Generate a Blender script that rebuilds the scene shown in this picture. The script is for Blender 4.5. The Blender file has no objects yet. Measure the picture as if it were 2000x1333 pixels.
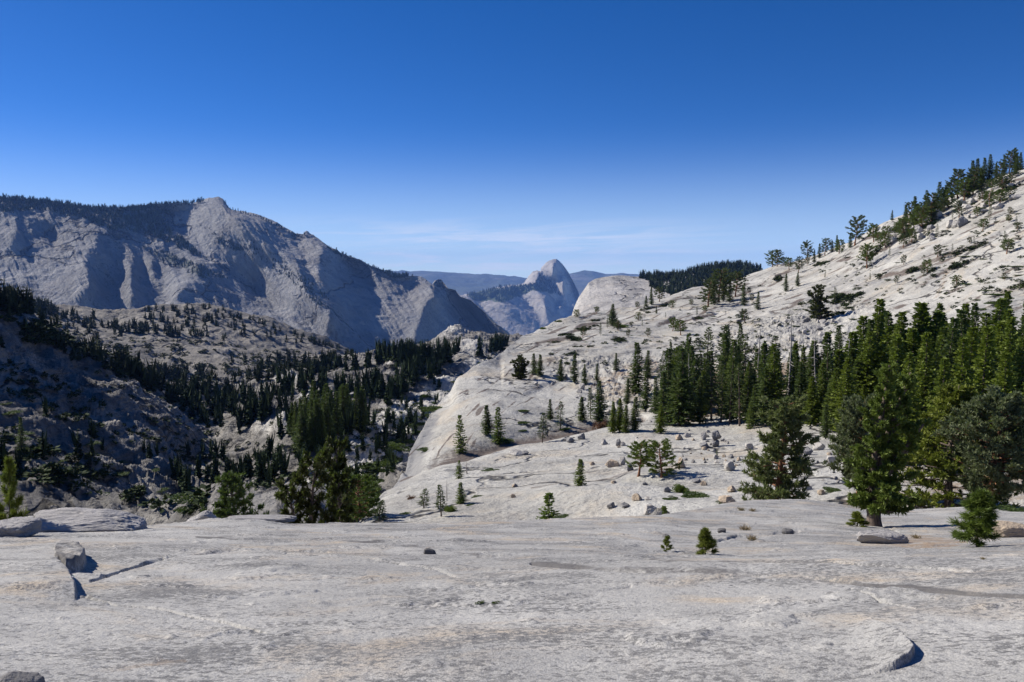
import bpy, math, random
import numpy as np
from mathutils import Vector, Matrix
from mathutils.bvhtree import BVHTree

# ------------------------------------------------------------------ camera, sky, sun, exposure
W0, H0, FPX = 2000.0, 1333.0, 1556.0
PITCH = math.radians(-5.0)
EYE = np.array([0.0, 0.0, 1.6])
SUN_AZ, SUN_EL = -68.0, 37.0          # azimuth clockwise from +Y (negative = left of the view), elevation
scene = bpy.context.scene
COL = scene.collection
cam_d = bpy.data.cameras.new('camera'); cam = bpy.data.objects.new('camera', cam_d); COL.objects.link(cam)
cam_d.sensor_width = 36.0; cam_d.lens = FPX / W0 * 36.0
cam_d.clip_start = 0.05; cam_d.clip_end = 90000.0
cam.location = EYE; cam.rotation_euler = (math.radians(90) + PITCH, 0, 0)
scene.camera = cam
scene.view_settings.view_transform = 'Standard'
try: scene.view_settings.look = 'None'
except Exception: pass
scene.view_settings.exposure = 0.42; scene.view_settings.gamma = 1.0
scene.cycles.use_denoising = True
scene.cycles.max_bounces = 6; scene.cycles.diffuse_bounces = 2; scene.cycles.transparent_max_bounces = 4
scene.cycles.volume_bounces = 0

class Nodes:
    def __init__(s, tree): s.t = tree; s.t.nodes.clear()
    def n(s, typ, _props=None, **inp):
        nd = s.t.nodes.new(typ)
        for k, v in (_props or {}).items(): setattr(nd, k, v)
        for k, v in inp.items():
            key = int(k[1:]) if k[0] == 'i' and k[1:].isdigit() else k.replace('_', ' ')
            sock = nd.inputs[key]
            if hasattr(v, 'is_output'): s.t.links.new(v, sock)
            else: sock.default_value = v
        return nd
    def math(s, op, a, b=None, clamp=False):
        nd = s.n('ShaderNodeMath', dict(operation=op, use_clamp=clamp), i0=a)
        if b is not None:
            if hasattr(b, 'is_output'): s.t.links.new(b, nd.inputs[1])
            else: nd.inputs[1].default_value = b
        return nd.outputs[0]
    def ramp(s, fac, lo, hi, a=0.0, b=1.0):
        nd = s.n('ShaderNodeMapRange', dict(interpolation_type='SMOOTHSTEP'), i0=fac)
        for i, v in zip((1, 2, 3, 4), (lo, hi, a, b)): nd.inputs[i].default_value = v
        return nd.outputs[0]
    def mix(s, fac, a, b, blend='MIX'):
        nd = s.n('ShaderNodeMix', dict(data_type='RGBA', blend_type=blend))
        for sock, v in ((nd.inputs[0], fac), (nd.inputs[6], a), (nd.inputs[7], b)):
            if hasattr(v, 'is_output'): s.t.links.new(v, sock)
            else: sock.default_value = (*v, 1.0) if isinstance(v, tuple) and len(v) == 3 else v
        return nd.outputs[2]
    def noise(s, vec, scale, detail=4.0, rough=0.55, dist=0.0):
        nd = s.n('ShaderNodeTexNoise', Vector=vec)
        nd.inputs['Scale'].default_value = scale; nd.inputs['Detail'].default_value = detail
        nd.inputs['Roughness'].default_value = rough; nd.inputs['Distortion'].default_value = dist
        return nd.outputs[0]
    def mapping(s, vec, rot=(0, 0, 0), scale=(1, 1, 1)):
        return s.n('ShaderNodeMapping', Vector=vec, Rotation=rot, Scale=scale).outputs[0]

world = bpy.data.worlds.new('World'); scene.world = world; world.use_nodes = True
wn = Nodes(world.node_tree)
gen = wn.n('ShaderNodeTexCoord').outputs['Generated']
sx = wn.n('ShaderNodeSeparateXYZ', Vector=gen)
zc = wn.math('MAXIMUM', sx.outputs[2], 0.0)
zt = wn.math('ADD', wn.math('MULTIPLY', zc, SKY_ZMUL := 1.8), 0.03)
svec = wn.n('ShaderNodeCombineXYZ', X=sx.outputs[0], Y=sx.outputs[1], Z=zt).outputs[0]
sky = wn.n('ShaderNodeTexSky', dict(sky_type='NISHITA', sun_disc=False, sun_elevation=math.radians(SUN_EL),
           sun_rotation=math.radians(SUN_AZ), altitude=2550.0, air_density=1.0, dust_density=0.35, ozone_density=2.2), Vector=svec)
hs = wn.n('ShaderNodeHueSaturation', Hue=0.512, Saturation=1.36, Value=1.03, Color=sky.outputs[0]).outputs[0]
# thin cirrus low over the horizon (direction based, part of the sky itself)
cm = wn.mapping(wn.mapping(gen, rot=(0, 0.045, 0)), scale=(3.0, 3.0, 46.0))
c1 = wn.noise(cm, 1.5, 9.0, 0.66, 1.1)
band = wn.math('MULTIPLY', wn.ramp(sx.outputs[2], 0.075, 0.03), 1.0)
cl = wn.math('MULTIPLY', wn.ramp(c1, 0.43, 0.68), band)
side = wn.ramp(wn.math('ABSOLUTE', wn.math('SUBTRACT', sx.outputs[0], -0.03)), 0.42, 0.05)
cl = wn.math('MULTIPLY', wn.math('MULTIPLY', cl, side), 0.6)
hzn = wn.math('POWER', wn.ramp(sx.outputs[2], 0.20, -0.01), 1.6)
hs = wn.mix(wn.math('MULTIPLY', hzn, 0.68), hs, (4.3, 5.3, 6.1))
skyc = wn.mix(cl, hs, (6.0, 6.1, 6.9))
bg = wn.n('ShaderNodeBackground', Color=skyc, Strength=0.105)
wn.n('ShaderNodeOutputWorld', Surface=bg.outputs[0])

sun_d = bpy.data.lights.new('sun', 'SUN'); sun_d.energy = 5.0; sun_d.angle = math.radians(0.53); sun_d.color = (1.0, 0.945, 0.86)
sun = bpy.data.objects.new('sun', sun_d); COL.objects.link(sun)
_az, _el = math.radians(SUN_AZ), math.radians(SUN_EL)
SUNV = Vector((math.sin(_az) * math.cos(_el), math.cos(_az) * math.cos(_el), math.sin(_el)))
sun.rotation_euler = (-SUNV).to_track_quat('-Z', 'Y').to_euler()

# ------------------------------------------------------------------ numeric helpers
rng = np.random.default_rng(7)
random.seed(7)
def P(px, py, r):
    """photo pixel + horizontal range -> world point"""
    x = (np.asarray(px, float) - W0 / 2) / FPX; yu = (H0 / 2 - np.asarray(py, float)) / FPX
    c, s = math.cos(PITCH), math.sin(PITCH)
    dx, dy, dz = x, c - s * yu, s + c * yu
    k = np.asarray(r, float) / np.sqrt(dx * dx + dy * dy)
    return np.stack([EYE[0] + dx * k, EYE[1] + dy * k, EYE[2] + dz * k], -1)
def direction(px, py):
    x = (px - W0 / 2) / FPX; yu = (H0 / 2 - py) / FPX; c, s = math.cos(PITCH), math.sin(PITCH)
    return Vector((x, c - s * yu, s + c * yu)).normalized()

_perm = rng.permutation(256).astype(np.int32)
_g = rng.normal(size=(256, 3)).astype(np.float32); _g /= np.linalg.norm(_g, axis=1, keepdims=True)
def perlin(p):
    p = np.asarray(p, np.float32); sh = p.shape[:-1]; p = p.reshape(-1, 3)
    i = np.floor(p).astype(np.int32); f = p - i; u = f * f * f * (f * (f * 6 - 15) + 10); i &= 255
    out = np.zeros(len(p), np.float32)
    for a in (0, 1):
        ha = _perm[(i[:, 0] + a) & 255]; wa = u[:, 0] if a else 1 - u[:, 0]
        for b in (0, 1):
            hb = _perm[(ha + i[:, 1] + b) & 255]; wb = wa * (u[:, 1] if b else 1 - u[:, 1])
            for c in (0, 1):
                g = _g[_perm[(hb + i[:, 2] + c) & 255]]
                d = g[:, 0] * (f[:, 0] - a) + g[:, 1] * (f[:, 1] - b) + g[:, 2] * (f[:, 2] - c)
                out += wb * (u[:, 2] if c else 1 - u[:, 2]) * d
    return (out * 1.5).reshape(sh)
def fbm(p, octv=4, gain=0.5, ridged=False):
    p = np.asarray(p, np.float32); a, tot, s = 1.0, 0.0, 0.0
    for o in range(octv):
        n = perlin(p + 17.3 * o)
        if ridged: n = 1 - 2 * np.abs(n) * 1.6
        tot = tot + a * n; s += a; a *= gain; p = p * 2.03
    return tot / s
def blur(a, su, sv):
    def k(s):
        r = max(1, int(3 * s)); x = np.arange(-r, r + 1); w = np.exp(-x * x / (2 * s * s)); return w / w.sum()
    for ax, s in ((1, su), (0, sv)):
        if s <= 0: continue
        w = k(s); r = len(w) // 2
        pad = [(0, 0), (0, 0)]; pad[ax] = (r, r)
        b = np.pad(a, pad, mode='edge'); out = np.zeros_like(a)
        for j, wj in enumerate(w):
            out += wj * (b[:, j:j + a.shape[1]] if ax == 1 else b[j:j + a.shape[0], :])
        a = out
    return a
def inpoly(px, py, poly):
    px = np.asarray(px); py = np.asarray(py); ins = np.zeros(px.shape, bool); n = len(poly)
    for i in range(n):
        x0, y0 = poly[i]; x1, y1 = poly[(i + 1) % n]
        if y0 == y1: continue
        c = ((y0 > py) != (y1 > py)) & (px < (x1 - x0) * (py - y0) / (y1 - y0) + x0)
        ins ^= c
    return ins
def polydist(px, py, pts):
    d = np.full(np.shape(px), 1e9)
    for (x0, y0), (x1, y1) in zip(pts[:-1], pts[1:]):
        ex, ey = x1 - x0, y1 - y0; L = ex * ex + ey * ey + 1e-9
        t = np.clip(((px - x0) * ex + (py - y0) * ey) / L, 0, 1)
        d = np.minimum(d, np.hypot(px - x0 - t * ex, py - y0 - t * ey))
    return d
def pchip(x, y, xq):
    """monotone cubic; y may be (n, m) with columns"""
    x = np.asarray(x, float); y = np.asarray(y, float); one = y.ndim == 1
    if one: y = y[:, None]
    h = np.diff(x)[:, None]; d = np.diff(y, axis=0) / h; n = len(x)
    m = np.zeros_like(y)
    if n == 2: m[:] = d[0]
    else:
        w1 = 2 * h[1:] + h[:-1]; w2 = h[1:] + 2 * h[:-1]
        same = (d[1:] * d[:-1]) > 0
        with np.errstate(divide='ignore', invalid='ignore'):
            hm = (w1 + w2) / (w1 / d[:-1] + w2 / d[1:])
        m[1:-1] = np.where(same, hm, 0); m[0] = d[0]; m[-1] = d[-1]
    k = np.clip(np.searchsorted(x, xq, side='right') - 1, 0, n - 2)
    t = ((xq - x[k]) / h[k, 0])[:, None]; hk = h[k]
    out = (y[k] * (2 * t**3 - 3 * t**2 + 1) + hk * m[k] * (t**3 - 2 * t**2 + t) + y[k + 1] * (3 * t**2 - 2 * t**3) + hk * m[k + 1] * (t**3 - t**2))
    return out[:, 0] if one else out

def add_mesh(name, V, faces, mat=None, smooth=True, parent=None, attrs=None, link=True):
    """V (n,3); faces: int array (m,3|4) or list of such arrays"""
    me = bpy.data.meshes.new(name)
    V = np.asarray(V, np.float32); fl = faces if isinstance(faces, list) else [faces]
    fl = [np.asarray(f, np.int32) for f in fl if len(f)]
    me.vertices.add(len(V)); me.vertices.foreach_set('co', V.ravel())
    loops = np.concatenate([f.ravel() for f in fl]); tot = np.concatenate([np.full(len(f), f.shape[1], np.int32) for f in fl])
    st = np.concatenate([[0], np.cumsum(tot)[:-1]]).astype(np.int32)
    me.loops.add(len(loops)); me.loops.foreach_set('vertex_index', loops)
    me.polygons.add(len(tot)); me.polygons.foreach_set('loop_start', st)
    try: me.polygons.foreach_set('loop_total', tot)
    except Exception: pass
    me.polygons.foreach_set('use_smooth', np.full(len(tot), smooth))
    for k, a in (attrs or {}).items():
        at = me.attributes.new(k, 'FLOAT', 'POINT'); at.data.foreach_set('value', np.asarray(a, np.float32).ravel())
    me.update(calc_edges=True); me.validate()
    if mat: me.materials.append(mat)
    o = bpy.data.objects.new(name, me)
    if link: COL.objects.link(o)
    if parent: o.parent = parent
    return o
def grid_faces(nv, nu):
    a = (np.arange(nv - 1)[:, None] * nu + np.arange(nu - 1)[None, :]).ravel()
    return np.stack([a, a + 1, a + nu + 1, a + nu], -1)

def soft_keep(t, lines): return np.where(t > len(lines) - 3.6, t, len(lines) - 3.0)
class Sheet:
    """a stretch of terrain lofted through contour lines [(px, py, range), ...], near to far"""
    def __init__(s, lines, u, nsub, lin=(), soft=0):
        s.u = np.asarray(u, float); PY, LR = [], []
        for j, ln in enumerate(lines):
            a = np.array(ln, float)
            if len(a) == 1: a = np.vstack([a, a + [[1, 0, 0]]])
            uq = np.clip(s.u, a[0, 0], a[-1, 0])
            if j in lin: PY.append(np.interp(uq, a[:, 0], a[:, 1]))
            else: PY.append(pchip(a[:, 0], a[:, 1], uq))
            LR.append(pchip(a[:, 0], np.log(a[:, 2]), uq))
        t = np.concatenate([np.linspace(k, k + 1, n, endpoint=False) for k, n in enumerate(nsub)] + [[len(lines) - 1.0]])
        T = np.arange(len(lines), dtype=float)
        s.t = t; PY, LR = np.array(PY), np.array(LR)
        if soft:                                # even slopes: straight between the lines, then rounded off
            k = np.clip(np.floor(t).astype(int), 0, len(lines) - 2); w = (t - k)[:, None]
            s.py = PY[k] * (1 - w) + PY[k + 1] * w; s.lr = LR[k] * (1 - w) + LR[k + 1] * w
            b = blur(s.lr, 0, soft); e = np.clip(np.abs(t - soft_keep(t, lines)) * 3, 0, 1)[:, None]; s.lr = s.lr * (1 - e) + b * e
        else: s.py = pchip(T, PY, t); s.lr = pchip(T, LR, t)
        s.px = np.broadcast_to(s.u[None, :], s.py.shape).copy(); s.T = np.broadcast_to(t[:, None], s.py.shape)
    def xyz(s): return P(s.px, s.py, np.exp(s.lr))
    def finish(s, V, stride=2):
        s.V = V; s.nv, s.nu = V.shape[:2]
        b = V[::stride, ::stride]; f = grid_faces(*b.shape[:2])
        s.bvh = BVHTree.FromPolygons(b.reshape(-1, 3).tolist(), f.tolist())
    def build(s, name, mat, attrs=None):
        o = add_mesh(name, s.V.reshape(-1, 3), grid_faces(s.nv, s.nu), mat, attrs=attrs)
        o['kind'] = 'structure'; return o

def relief(sh, box, lit, dark, k, soft, gy=0.0, low=0.0):
    """sculpt facets turned towards the left (lit) or the right (dark): the depth field d(ln range) whose slopes fit them best"""
    x0, y0, x1, y1 = box; X, Y = np.meshgrid(np.arange(x0, x1, 1.0), np.arange(y0, y1, 1.0)); S = np.zeros(X.shape)
    wx = 5 * fbm(np.stack([X / 40, Y / 40, 0 * X], -1), 3); wy = 5 * fbm(np.stack([X / 40, Y / 40, 0 * X + 9], -1), 3)
    for w, p in lit: S = np.where(inpoly(X + wx, Y + wy, p), w, S)
    for w, p in dark: S = np.where(inpoly(X + wx, Y + wy, p), -w, S)
    S = blur(S, soft, soft); n1, n2 = S.shape; pad = 200
    G = np.zeros((n1 + 2 * pad, n2 + 2 * pad)); G[pad:-pad, pad:-pad] = -S * k / FPX
    kx = np.fft.fftfreq(G.shape[1])[None] * 2 * np.pi; ky = np.fft.fftfreq(G.shape[0])[:, None] * 2 * np.pi; g = np.fft.fft2(G)
    den = kx**2 + ky**2 + low**2; den[0, 0] = 1
    D = np.real(np.fft.ifft2((-1j * kx * g - 1j * ky * g * gy) / den))[pad:-pad, pad:-pad]
    fx = np.clip(sh.px - x0, 0, n2 - 1.001); fy = np.clip(sh.py - y0, 0, n1 - 1.001); i = fx.astype(int); j = fy.astype(int); i2 = np.minimum(i + 1, n2 - 1); j2 = np.minimum(j + 1, n1 - 1); a = fx - i; c = fy - j
    out = (D[j, i] * (1 - a) + D[j, i2] * a) * (1 - c) + (D[j2, i] * (1 - a) + D[j2, i2] * a) * c
    edge = np.clip((sh.px - x0) / 60, 0, 1) * np.clip((x1 - sh.px) / 30, 0, 1)
    return out * edge
def frame_u(lo, hi, step, a=-40, b=2040, outer=14):
    a, b = max(a, lo), min(b, hi)
    parts = []
    if lo < a: parts.append(np.arange(lo, a, outer))
    parts.append(np.arange(a, b, step))
    if b < hi: parts.append(np.arange(b, hi + outer, outer))
    return np.concatenate(parts)

# ------------------------------------------------------------------ materials
def new_mat(name):
    m = bpy.data.materials.new(name); m.use_nodes = True; return m, Nodes(m.node_tree)
def granite(name, S, light, dark, warm, speck=0.5, warm_amt=0.5, streak=None, bump=0.5, veg=None, crack=0.5, speck_lo=0.53, patch=1.0, grain=60.0, fine_bump=0.3, ledge=0.0, fleck=(0.085, 0.082, 0.083), salt_amt=0.0, stain_col=(0.13, 0.105, 0.09)):
    m, q = new_mat(name)
    pos = q.n('ShaderNodeTexCoord').outputs['Object']
    p = q.mapping(pos, scale=(1 / S, 1 / S, 1 / S))
    big = q.noise(p, 0.22, 5, 0.6, 0.3); med = q.noise(p, 1.1, 6, 0.62, 0.2); fine = q.noise(p, 7.0, 6, 0.7)
    col = q.mix(q.ramp(q.math('ADD', q.math('MULTIPLY', big, 0.6), q.math('MULTIPLY', med, 0.4)), 0.40, 0.62), light, dark)
    w = q.ramp(q.noise(p, 0.55, 6, 0.7, 0.8), 0.49, 0.70, 0, warm_amt)
    col = q.mix(w, col, warm)
    if streak:
        rot, sc, amt, scol = streak
        sp = q.mapping(q.mapping(p, rot=rot), scale=sc)
        st = q.noise(sp, 1.0, 6, 0.65, 0.15)
        col = q.mix(q.ramp(st, 0.47, 0.66, 0, amt), col, scol)
    # lichen flecks gathered in patches
    g1 = q.noise(p, grain, 3, 0.7)
    pt = q.noise(q.mapping(p, rot=(0, 0, 0.2), scale=(0.85, 1.15, 1.15)), 0.9, 7, 0.72, 0.4)
    gm = q.math('ADD', g1, q.math('MULTIPLY', q.math('SUBTRACT', pt, 0.5), 0.9))
    col = q.mix(q.math('MULTIPLY', q.ramp(gm, speck_lo + 0.02, speck_lo + 0.16), speck), col, fleck)
    gm2 = q.math('ADD', q.noise(p, grain * 0.5, 5, 0.8), q.math('MULTIPLY', q.math('SUBTRACT', pt, 0.5), 0.8))
    col = q.mix(q.math('MULTIPLY', q.ramp(gm2, speck_lo + 0.07, speck_lo + 0.18), speck * 0.8), col, fleck)
    salt = q.noise(p, grain * 5.5, 2, 0.8)
    col = q.mix(q.ramp(salt, 0.52, 0.64, 0.0, salt_amt), col, tuple(c * 0.30 for c in light))
    col = q.mix(q.ramp(salt, 0.46, 0.36, 0.0, salt_amt * 0.6), col, tuple(min(0.8, c * 1.35) for c in light))
    col = q.mix(q.ramp(fine, 0.3, 0.7, 0.0, 0.22 * patch), col, tuple(c * 0.72 for c in light))
    h = q.math('ADD', q.math('MULTIPLY', med, 0.6), q.math('MULTIPLY', fine, 0.4))
    if crack:
        wob = q.n('ShaderNodeVectorMath', dict(operation='ADD'), i0=q.mapping(p, scale=(0.35, 0.35, 0.75)), i1=q.n('ShaderNodeVectorMath', dict(operation='SCALE'), i0=q.n('ShaderNodeTexNoise', Vector=p, Scale=0.9, Detail=4.0).outputs[1], Scale=0.9).outputs[0]).outputs[0]
        vo = q.n('ShaderNodeTexVoronoi', dict(feature='DISTANCE_TO_EDGE'), Vector=wob, Scale=0.8).outputs['Distance']
        ck = q.math('MULTIPLY', q.ramp(vo, 0.026, 0.002), q.ramp(q.noise(p, 0.4, 2, 0.5), 0.40, 0.55))
        col = q.mix(q.math('MULTIPLY', ck, crack), col, (0.07, 0.065, 0.06))
        h = q.math('SUBTRACT', h, q.math('MULTIPLY', ck, 0.5))
    if ledge:
        lp = q.mapping(p, rot=(0.15, 0.45, 0.2), scale=(0.12, 0.12, 1.0))
        h = q.math('ADD', h, q.math('MULTIPLY', q.math('FRACT', q.math('MULTIPLY', q.noise(lp, 1.6, 4, 0.55), 6.0)), ledge))
    for an, ac in (('grey', (0.25, 0.245, 0.24)), ('soil', (0.27, 0.19, 0.12)), ('stain', stain_col), ('pale', (0.55, 0.53, 0.49)), ('veg', veg or (0.05, 0.07, 0.03))):
        a = q.n('ShaderNodeAttribute', dict(attribute_name=an)).outputs['Fac']
        jag = q.ramp(q.math('ADD', a, q.math('MULTIPLY', q.math('SUBTRACT', q.noise(p, 2.6, 7, 0.75, 0.5), 0.5), 2.2)), 0.25, 0.95)
        jag = q.math('MULTIPLY', jag, q.ramp(a, 0.0, 0.5))
        col = q.mix(q.math('MAXIMUM', jag, q.ramp(q.math('ADD', a, q.math('MULTIPLY', q.math('SUBTRACT', g1, 0.5), 0.8)), 0.5, 0.9, 0.0, 0.85)), col, ac)
    b1 = q.n('ShaderNodeBump', Strength=bump, Distance=0.35 * S, Height=h).outputs[0]
    b2 = q.n('ShaderNodeBump', Strength=fine_bump, Distance=0.02 * S, Height=q.noise(p, grain * 0.6, 4, 0.75), Normal=b1).outputs[0]
    bs = q.n('ShaderNodeBsdfPrincipled', Base_Color=col, Roughness=0.88, Normal=b2)
    bs.inputs['Specular IOR Level'].default_value = 0.25
    q.n('ShaderNodeOutputMaterial', Surface=bs.outputs[0])
    return m
def foliage(name, a, b, c, trans=0.30, nscale=3.0):
    m, q = new_mat(name)
    pos = q.n('ShaderNodeTexCoord').outputs['Object']; rnd = q.n('ShaderNodeObjectInfo').outputs['Random']
    col = q.mix(q.ramp(q.noise(pos, nscale, 4, 0.7), 0.35, 0.65), a, b)
    col = q.mix(q.ramp(rnd, 0.3, 1.0, 0, 0.75), col, c)
    col = q.mix(q.ramp(q.noise(pos, nscale * 9, 2, 0.6), 0.4, 0.7, 0, 0.5), col, tuple(v * 1.5 for v in a))
    d = q.n('ShaderNodeBsdfPrincipled', Base_Color=col, Roughness=0.6); d.inputs['Specular IOR Level'].default_value = 0.3
    t = q.n('ShaderNodeBsdfTranslucent', Color=q.mix(0.5, col, (0.10, 0.16, 0.02)))
    mx = q.n('ShaderNodeMixShader', Fac=trans, i1=d.outputs[0], i2=t.outputs[0])
    q.n('ShaderNodeOutputMaterial', Surface=mx.outputs[0]); return m
def bark(name, a, b, sc=1.0):
    m, q = new_mat(name)
    pos = q.n('ShaderNodeTexCoord').outputs['Object']
    st = q.noise(q.mapping(pos, scale=(60 * sc, 60 * sc, 9 * sc)), 1.0, 4, 0.65)
    col = q.mix(q.ramp(st, 0.38, 0.62), a, b)
    bp = q.n('ShaderNodeBump', Strength=0.7, Distance=0.01, Height=st).outputs[0]
    bs = q.n('ShaderNodeBsdfPrincipled', Base_Color=col, Roughness=0.9, Normal=bp)
    q.n('ShaderNodeOutputMaterial', Surface=bs.outputs[0]); return m

M_near = granite('near_granite', 1.0, (0.455, 0.44, 0.41), (0.28, 0.272, 0.258), (0.47, 0.35, 0.215), speck=0.9, warm_amt=0.75, bump=0.25, crack=0.0, grain=24.0, fine_bump=0.8, speck_lo=0.46, patch=1.6, fleck=(0.10, 0.098, 0.098), salt_amt=0.7, stain_col=(0.12, 0.113, 0.108),
                 streak=((0, 0, 0.25), (0.5, 1.2, 1.2), 0.25, (0.22, 0.215, 0.21)))
M_mid = granite('bench_granite', 8.0, (0.53, 0.512, 0.465), (0.375, 0.36, 0.325), (0.51, 0.405, 0.27), speck=0.45, warm_amt=0.65, bump=0.6, crack=1.0, grain=20.0, fine_bump=0.5, speck_lo=0.50, patch=1.6, salt_amt=0.4,
                streak=((0.0, 0.45, 0.0), (0.09, 0.5, 1.9), 0.65, (0.24, 0.228, 0.21)), ledge=0.35)
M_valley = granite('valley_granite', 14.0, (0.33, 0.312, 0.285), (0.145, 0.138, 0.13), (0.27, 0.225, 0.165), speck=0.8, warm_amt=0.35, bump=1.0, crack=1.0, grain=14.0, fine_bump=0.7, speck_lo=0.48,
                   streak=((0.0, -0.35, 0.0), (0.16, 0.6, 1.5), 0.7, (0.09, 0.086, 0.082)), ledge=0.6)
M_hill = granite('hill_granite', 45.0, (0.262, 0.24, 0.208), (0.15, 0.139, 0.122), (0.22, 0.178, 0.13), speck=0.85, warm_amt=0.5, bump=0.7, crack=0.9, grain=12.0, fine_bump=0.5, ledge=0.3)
M_peak = granite('peak_granite', 200.0, (0.335, 0.328, 0.322), (0.165, 0.163, 0.165), (0.23, 0.195, 0.17), speck=0.7, warm_amt=0.4, bump=1.0, crack=0.8, grain=12.0, fine_bump=0.4,
                 streak=((0.0, 0.65, 0.0), (2.6, 0.5, 0.16), 0.5, (0.17, 0.165, 0.16)))
M_dome = granite('dome_granite', 150.0, (0.42, 0.385, 0.345), (0.26, 0.24, 0.22), (0.34, 0.28, 0.22), speck=0.3, warm_amt=0.4, bump=0.5, crack=0.3, grain=12.0, fine_bump=0.3,
                 streak=((0, 0, 0), (1.6, 1.6, 0.12), 0.6, (0.17, 0.165, 0.165)))
M_white = granite('white_slab_granite', 40.0, (0.52, 0.49, 0.45), (0.36, 0.34, 0.31), (0.46, 0.38, 0.29), speck=0.5, warm_amt=0.4, bump=0.7, crack=0.9, grain=10.0, fine_bump=0.4,
                  streak=((0, 0.5, 0), (0.12, 0.5, 1.8), 0.75, (0.20, 0.19, 0.18)), ledge=0.4)
M_far = granite('forested_ridge', 900.0, (0.075, 0.09, 0.06), (0.05, 0.065, 0.045), (0.26, 0.24, 0.22), speck=0.5, warm_amt=0.55, bump=0.5, crack=0.0, grain=10.0, fine_bump=0.3)
# ------------------------------------------------------------------ far ridges
def rough(V, spec, seed=0.0, vert=1.0):
    """add fractal relief in metres: spec = [(wavelength, amplitude, ridged), ...]"""
    for wl, am, rd in spec:
        n = fbm(V / wl + seed, 4, 0.5, rd) * am
        V = V.copy(); V[..., 2] += n * vert
        V[..., 0] += perlin(V / wl + seed + 91.0) * am * 0.4
    return V

u = frame_u(300, 1700, 4)
s = Sheet([[(300, 600, 13000)], [(300, 585, 15000), (1700, 585, 15000)],
           [(300, 565, 18000), (900, 560, 18000), (1700, 566, 18000)],
           [(300, 522, 21000), (700, 522, 21000), (760, 529, 21000), (800, 533, 21500), (860, 534, 21500), (885, 536, 21500), (950, 539, 22000), (1005, 543, 22000), (1035, 547, 22000), (1080, 545, 21000),
            (1110, 538, 20000), (1140, 533.5, 20000), (1160, 534, 20000), (1185, 538, 20000), (1215, 538, 20000), (1300, 541, 20000), (1700, 545, 20000)],
           [(300, 600, 24000), (1700, 600, 24000)]], u, [4, 10, 24, 6])
V = rough(s.xyz(), [(1800, 80, True), (500, 22, False)])
s.finish(V); FAR = s
s.build('distant_ridge', M_far)

# ------------------------------------------------------------------ Half-dome shaped mountain and its shoulder
u = frame_u(800, 1200, 0.9)
hd_ridge = [(800, 640, 9300), (870, 585, 9600), (905, 578, 9700), (930, 574, 9800), (958, 567, 9900), (985, 561, 10000), (1012, 558, 10050), (1024, 554, 10100), (1032, 542, 10150), (1040, 533, 10200), (1049, 529, 10200),
            (1055, 530.5, 10200), (1057, 523, 10200), (1066, 515, 10200), (1080, 509, 10200), (1087, 508.4, 10200), (1092, 512, 10200), (1100, 519, 10150), (1106, 526, 10100), (1112, 536, 10050), (1118, 548, 10000), (1124, 560, 9950),
            (1131, 574, 9900), (1140, 620, 9700), (1200, 700, 9600)]
s = Sheet([[(800, 800, 6800), (1200, 800, 7800)], [(800, 690, 8200), (1000, 690, 8500), (1200, 720, 8900)],
           [(800, 660, 8800), (900, 625, 9000), (960, 615, 9100), (1000, 605, 9200), (1060, 605, 9400), (1120, 612, 9500), (1200, 705, 9500)],
           [(800, 650, 9100), (900, 592, 9350), (960, 585, 9450), (1000, 577, 9550), (1050, 572, 9750), (1100, 572, 9850), (1131, 581, 9850), (1200, 702, 9560)],
           hd_ridge, [(x, y + 4, r * 1.02) for x, y, r in hd_ridge], [(x, y + 60, r * 1.06) for x, y, r in hd_ridge]], u, [10, 50, 60, 70, 5, 6], lin=(4, 5, 6))
z5 = lambda pts: [(900 + x / 5, 480 + y / 5) for x, y in pts]
D = relief(s, (880, 490, 1160, 720),
    [(0.5, z5([(620, 380), (700, 260), (760, 240), (780, 300), (720, 380)])), (0.7, z5([(770, 260), (800, 190), (920, 130), (905, 260), (890, 340), (820, 290)])),
     (0.9, z5([(890, 320), (995, 320), (990, 380), (960, 440), (910, 380)])), (0.9, z5([(760, 430), (860, 460), (1110, 580), (1090, 610), (950, 550), (800, 480)])),
     (0.55, z5([(570, 400), (700, 400), (760, 450), (800, 560), (840, 720), (700, 660), (620, 540)])), (0.9, z5([(190, 540), (260, 590), (740, 790), (720, 840), (560, 720), (230, 600)])),
     (0.7, z5([(930, 560), (980, 560), (985, 640), (930, 640)])), (0.5, z5([(410, 520), (500, 510), (560, 560), (470, 640)])), (0.8, z5([(310, 440), (380, 405), (540, 400), (440, 420), (320, 460)]))],
    [(1.5, z5([(905, 160), (960, 140), (1060, 270), (1170, 470), (1120, 560), (1000, 480), (985, 380), (995, 310), (905, 280)])), (1.2, z5([(780, 260), (890, 350), (980, 500), (1000, 530), (860, 450), (700, 400), (720, 360)])),
     (1.4, z5([(380, 420), (560, 410), (560, 520), (400, 500)])), (1.3, z5([(560, 540), (640, 560), (800, 740), (740, 800), (430, 640), (260, 560)])), (1.3, z5([(800, 500), (940, 560), (920, 700), (850, 720)])),
     (1.4, z5([(0, 480), (140, 540), (300, 700), (560, 850), (300, 960), (0, 900)])), (1.3, z5([(985, 580), (1100, 620), (940, 740), (860, 740)]))],
    2.3, 1.5, 0.0, 0.02)
fade = np.clip((s.T - 1.0), 0, 1) * np.clip((4.05 - s.T) * 3, 0, 1)
s.lr = s.lr + D * fade
V = rough(s.xyz(), [(420, 26, True), (110, 9, False), (35, 3, False)], 3.0)
veg = blur((inpoly(s.px, s.py, z5([(40, 480), (300, 430), (560, 400), (760, 370), (900, 480), (700, 440), (560, 500), (400, 560), (300, 520), (120, 540)]))).astype(float), 2, 2)
s.finish(V, 1); HD = s
s.build('half_dome_mountain', M_dome, dict(veg=veg * 0.9))

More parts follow.
